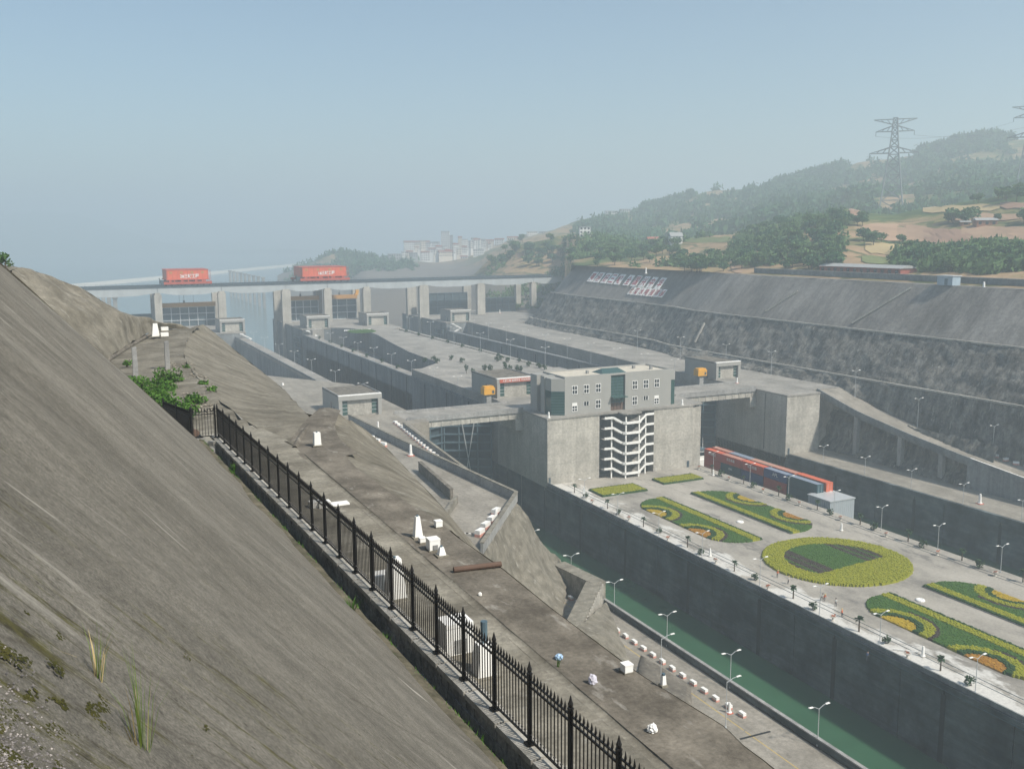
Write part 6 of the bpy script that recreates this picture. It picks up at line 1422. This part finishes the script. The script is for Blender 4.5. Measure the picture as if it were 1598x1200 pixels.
for k in range(22):
    px = 634+k*6.6+tr.uniform(-2, 2); py = tr.uniform(388, 401)-(6 if px > 740 else 0); hp = tr.uniform(6, 15)
    town.append((px, py, tr.uniform(7, 13), hp, tr.choice((W1, W1, W4, W2)), tr.choice((None, M_rtile)), 3, max(2, int(hp/3)), 'filler block of the dense white town, %s from the left' % ORD[k]))
for px, py, wp, hp, wl_, rf_, c_, r_, lab in town: block(px, py, wp, hp, lab, wl_, rf_, 1420 if py > 395 else 1480, c_, r_)
g = ground_px(913, 372); block(913, 371, 17, 16, 'white three-storey house standing alone on the wooded knoll', W1, None, g.length if g.length < 1200 else 900, 3, 3, 'white_house')
# ---- pylons
def pylon(px, py, hpx, label, r=None):
    g = ground_px(px, py) if r is None else Vector((*(c*r for c in col_dir_px(px, py)), z_at(px, py, r)))
    D = -(Matrix((dv, du, up_)).transposed() @ g).z; H = hpx*D/F; e = empty('lattice_pylon', g, -math.atan2(g.x, g.y)); tag(e, label, 'pylon')
    def half(t): return H*(.105*(1-t)**1.25+.020)
    lv = [0, .14, .28, .41, .52, .62, .70, .77, .84, .90, .95, 1.0]
    def ch(m, nm): o = m.build(nm, M_py, None); o.parent = e
    cs = ((-1, -1), (1, -1), (1, 1), (-1, 1)); wd = H*.0075
    for sx, sy in cs:
        m = MB()
        for a, b in zip(lv[:-1], lv[1:]): m.bar((sx*half(a), sy*half(a), a*H), (sx*half(b), sy*half(b), b*H), wd*1.3)
        ch(m, 'leg')
    for a, b in zip(lv[:-1], lv[1:]):
        m = MB()
        for k in range(4):
            (x1, y1), (x2, y2) = cs[k], cs[(k+1) % 4]
            m.bar((x1*half(a), y1*half(a), a*H), (x2*half(b), y2*half(b), b*H), wd*.7); m.bar((x2*half(a), y2*half(a), a*H), (x1*half(b), y1*half(b), b*H), wd*.7); m.bar((x1*half(b), y1*half(b), b*H), (x2*half(b), y2*half(b), b*H), wd*.7)
        ch(m, 'lattice')
    for t, L, up in ((.985, .215, -1), (.86, .19, 1), (.635, .245, 1)):
        for s in (-1, 1):
            m = MB(); tip = (s*L*H, 0, t*H); h1 = half(t)
            for y in (-h1, h1):
                m.bar((s*h1, y, t*H), tip, wd*.9); m.bar((s*h1, y, (t+.055*up)*H), tip, wd*.9)
                for q in (.33, .66): m.bar((s*(h1+(L*H-h1)*q), y*(1-q), t*H), (s*(h1+(L*H-h1)*(q-.2)), y*(1-q), (t+.055*up*(1-q+.2))*H), wd*.6)
            ch(m, 'cross_arm')
            if up > 0: ch(MB().bar(tip, (tip[0], 0, tip[2]-.045*H), wd*.8), 'insulator')
    return e, H, g
M_py = paint('pylon steel', (0.20, 0.23, 0.24), .6, .2)
e1, H1, g1 = pylon(1390, 334, 145, 'tall lattice power pylon on the terraced hill')
e2, H2, g2 = pylon(1602, 300, 132, 'second lattice pylon cut by the right picture edge', r=900)
def wire(a, b, sag, label):
    m = MB(); pr = None
    for k in range(17):
        t = k/16; p = a+(b-a)*t-Vector((0, 0, sag*4*t*(1-t)))
        if pr is not None: m.bar(pr, p, .16)
        pr = p
    tag(m.build('power_line', M_py), label, 'power line', 'power lines')
def tipw(e, H, g, s, t, L): a = e.rotation_euler.z; return g+Vector((math.cos(a)*s*L*H, math.sin(a)*s*L*H, t*H-.045*H))
for s, t, L, lab in ((1, .86, .19, 'upper power line between the two pylons'), (-1, .86, .19, 'rear upper power line between the two pylons')): wire(tipw(e1, H1, g1, s, t, L), tipw(e2, H2, g2, s, t, L), 6, lab)

# ---- people on the island
def person(x, u, z, rz, shirt, trousers, label, bend=0.0, hat=None):
    r = empty('person', (x, u, z), rz); tag(r, label, 'person')
    J = {'pel': (0, 0, .92), 'chest': (0, -.05-bend*.4, 1.32-bend*.15), 'neck': (0, -.06-bend*.55, 1.5-bend*.25), 'head': (0, -.08-bend*.62, 1.66-bend*.28)}
    vs = [J['pel'], J['chest'], J['neck'], J['head'], (.1, .0, .88), (.12, -.06, .48), (.12, .02, .06), (.12, -.14, .03), (-.1, 0, .88), (-.12, .08, .48), (-.12, .16, .06), (-.12, .02, .03), (.2, J['chest'][1], J['chest'][2]+.08), (.27, J['chest'][1]-.06, 1.1-bend*.2), (.25, J['chest'][1]-.22, .92-bend*.2), (-.2, J['chest'][1], J['chest'][2]+.08), (-.27, J['chest'][1]-.02, 1.1-bend*.2), (-.26, J['chest'][1]-.14, .88-bend*.2)]
    rad = [.15, .17, .06, .11, .1, .07, .045, .045, .1, .07, .045, .045, .075, .05, .04, .075, .05, .04]
    es = [(0, 1), (1, 2), (2, 3), (0, 4), (4, 5), (5, 6), (6, 7), (0, 8), (8, 9), (9, 10), (10, 11), (1, 12), (12, 13), (13, 14), (1, 15), (15, 16), (16, 17)]
    me = bpy.data.meshes.new('b'); me.from_pydata(vs, es, []); ob = bpy.data.objects.new('b', me); COL.objects.link(ob)
    md = ob.modifiers.new('s', 'SKIN'); sb = ob.modifiers.new('d', 'SUBSURF'); sb.levels = 1
    for i, k in enumerate(rad): me.skin_vertices[0].data[i].radius = (k, k)
    me.skin_vertices[0].data[0].use_root = True
    dg = bpy.context.evaluated_depsgraph_get(); nm = bpy.data.meshes.new_from_object(ob.evaluated_get(dg)); bpy.data.objects.remove(ob)
    nm.materials.clear(); nm.materials.append(M_skin); nm.materials.append(shirt); nm.materials.append(trousers)
    hz = J['neck'][2]
    for p in nm.polygons:
        c = p.center; p.material_index = 0 if c.z > hz-.02 or (abs(c.x) > .2 and c.z < 1.08-bend*.2 and c.z > .7) else (2 if c.z < .98 else 1)
        p.use_smooth = True
    nm.name = 'body'; b = link('body', nm); b.parent = r
    hx = MB().cone((0, J['head'][1], J['head'][2]), [(.13, .02), (.135, .08), (.09, .16), (.02, .18)] if not hat else [(.24, .05), (.24, .07), (.13, .09), (.1, .17), (.02, .18)], 10).build('hair' if not hat else 'hat', hat or M_black); hx.parent = r
S_or = paint('orange shirt', (.60, .15, .06), .8); S_wh = paint('white shirt', (.65, .65, .62), .8); S_bl = paint('blue shirt', (.08, .13, .25), .8); T_dk = paint('dark trousers', (.04, .045, .06), .85); T_gr = paint('grey trousers', (.16, .16, .15), .85); hat_s = paint('straw hat', (.55, .42, .2), .8)
for i, (px, py, sh_, tr_, bd, ht, lab) in enumerate(((1213, 901, S_or, T_gr, .5, hat_s, 'person in orange bending at the rim of the round bed'), (1230, 911, S_wh, T_dk, 0, hat_s, 'person in white shirt and dark trousers by the round bed'), (1282, 937, S_wh, T_gr, .4, None, 'crouching person in white, left of a pair'), (1286, 938, S_or, T_dk, .4, hat_s, 'crouching person in orange, right of a pair'), (1304, 946, S_wh, T_dk, 0, None, 'person in white shirt standing on the pale paving'), (1314, 963, S_or, T_dk, 0, hat_s, 'person in orange top and dark trousers with straw hat'), (1352, 840+190, S_bl, T_dk, .3, None, 'person in blue by the near flower bed'))):
    q = P(px, py, ZL); person(q.x, q.y, ZL, random.uniform(0, 6.28), sh_, tr_, lab, bd, ht)

# a treetop on the hill at the far left
g_ = P(8, 416, u=112); place(make_tree('hilltop_tree', 2.2, .9, 160, 44, M_leafB, .22), 'hlt', g_.x, g_.y+1, g_.z-.8, 'small tree on the hilltop at the left picture edge', 'tree', None)

# ---- haze: the air of the place
hb = MB().box(-12000, 12000, -1500, 14000, -114.2, 205)
hz = hb.build('haze', None) if False else None
me = hb.mesh('haze', [])if False else bpy.data.meshes.new('haze'); me.from_pydata(hb.v, [], hb.f)
hm = bpy.data.materials.new('haze air'); hm.use_nodes = True; hn = hm.node_tree; hn.nodes.clear()
pv = hn.nodes.new('ShaderNodeVolumePrincipled'); pv.inputs['Color'].default_value = (0.79, 0.90, 0.97, 1); pv.inputs['Density'].default_value = HAZE; pv.inputs['Anisotropy'].default_value = 0.25
ho = hn.nodes.new('ShaderNodeOutputMaterial'); hn.links.new(pv.outputs[0], ho.inputs['Volume']); me.materials.append(hm)
stuff(tag(link('haze', me), 'thin blue morning haze filling the valley', 'haze'))
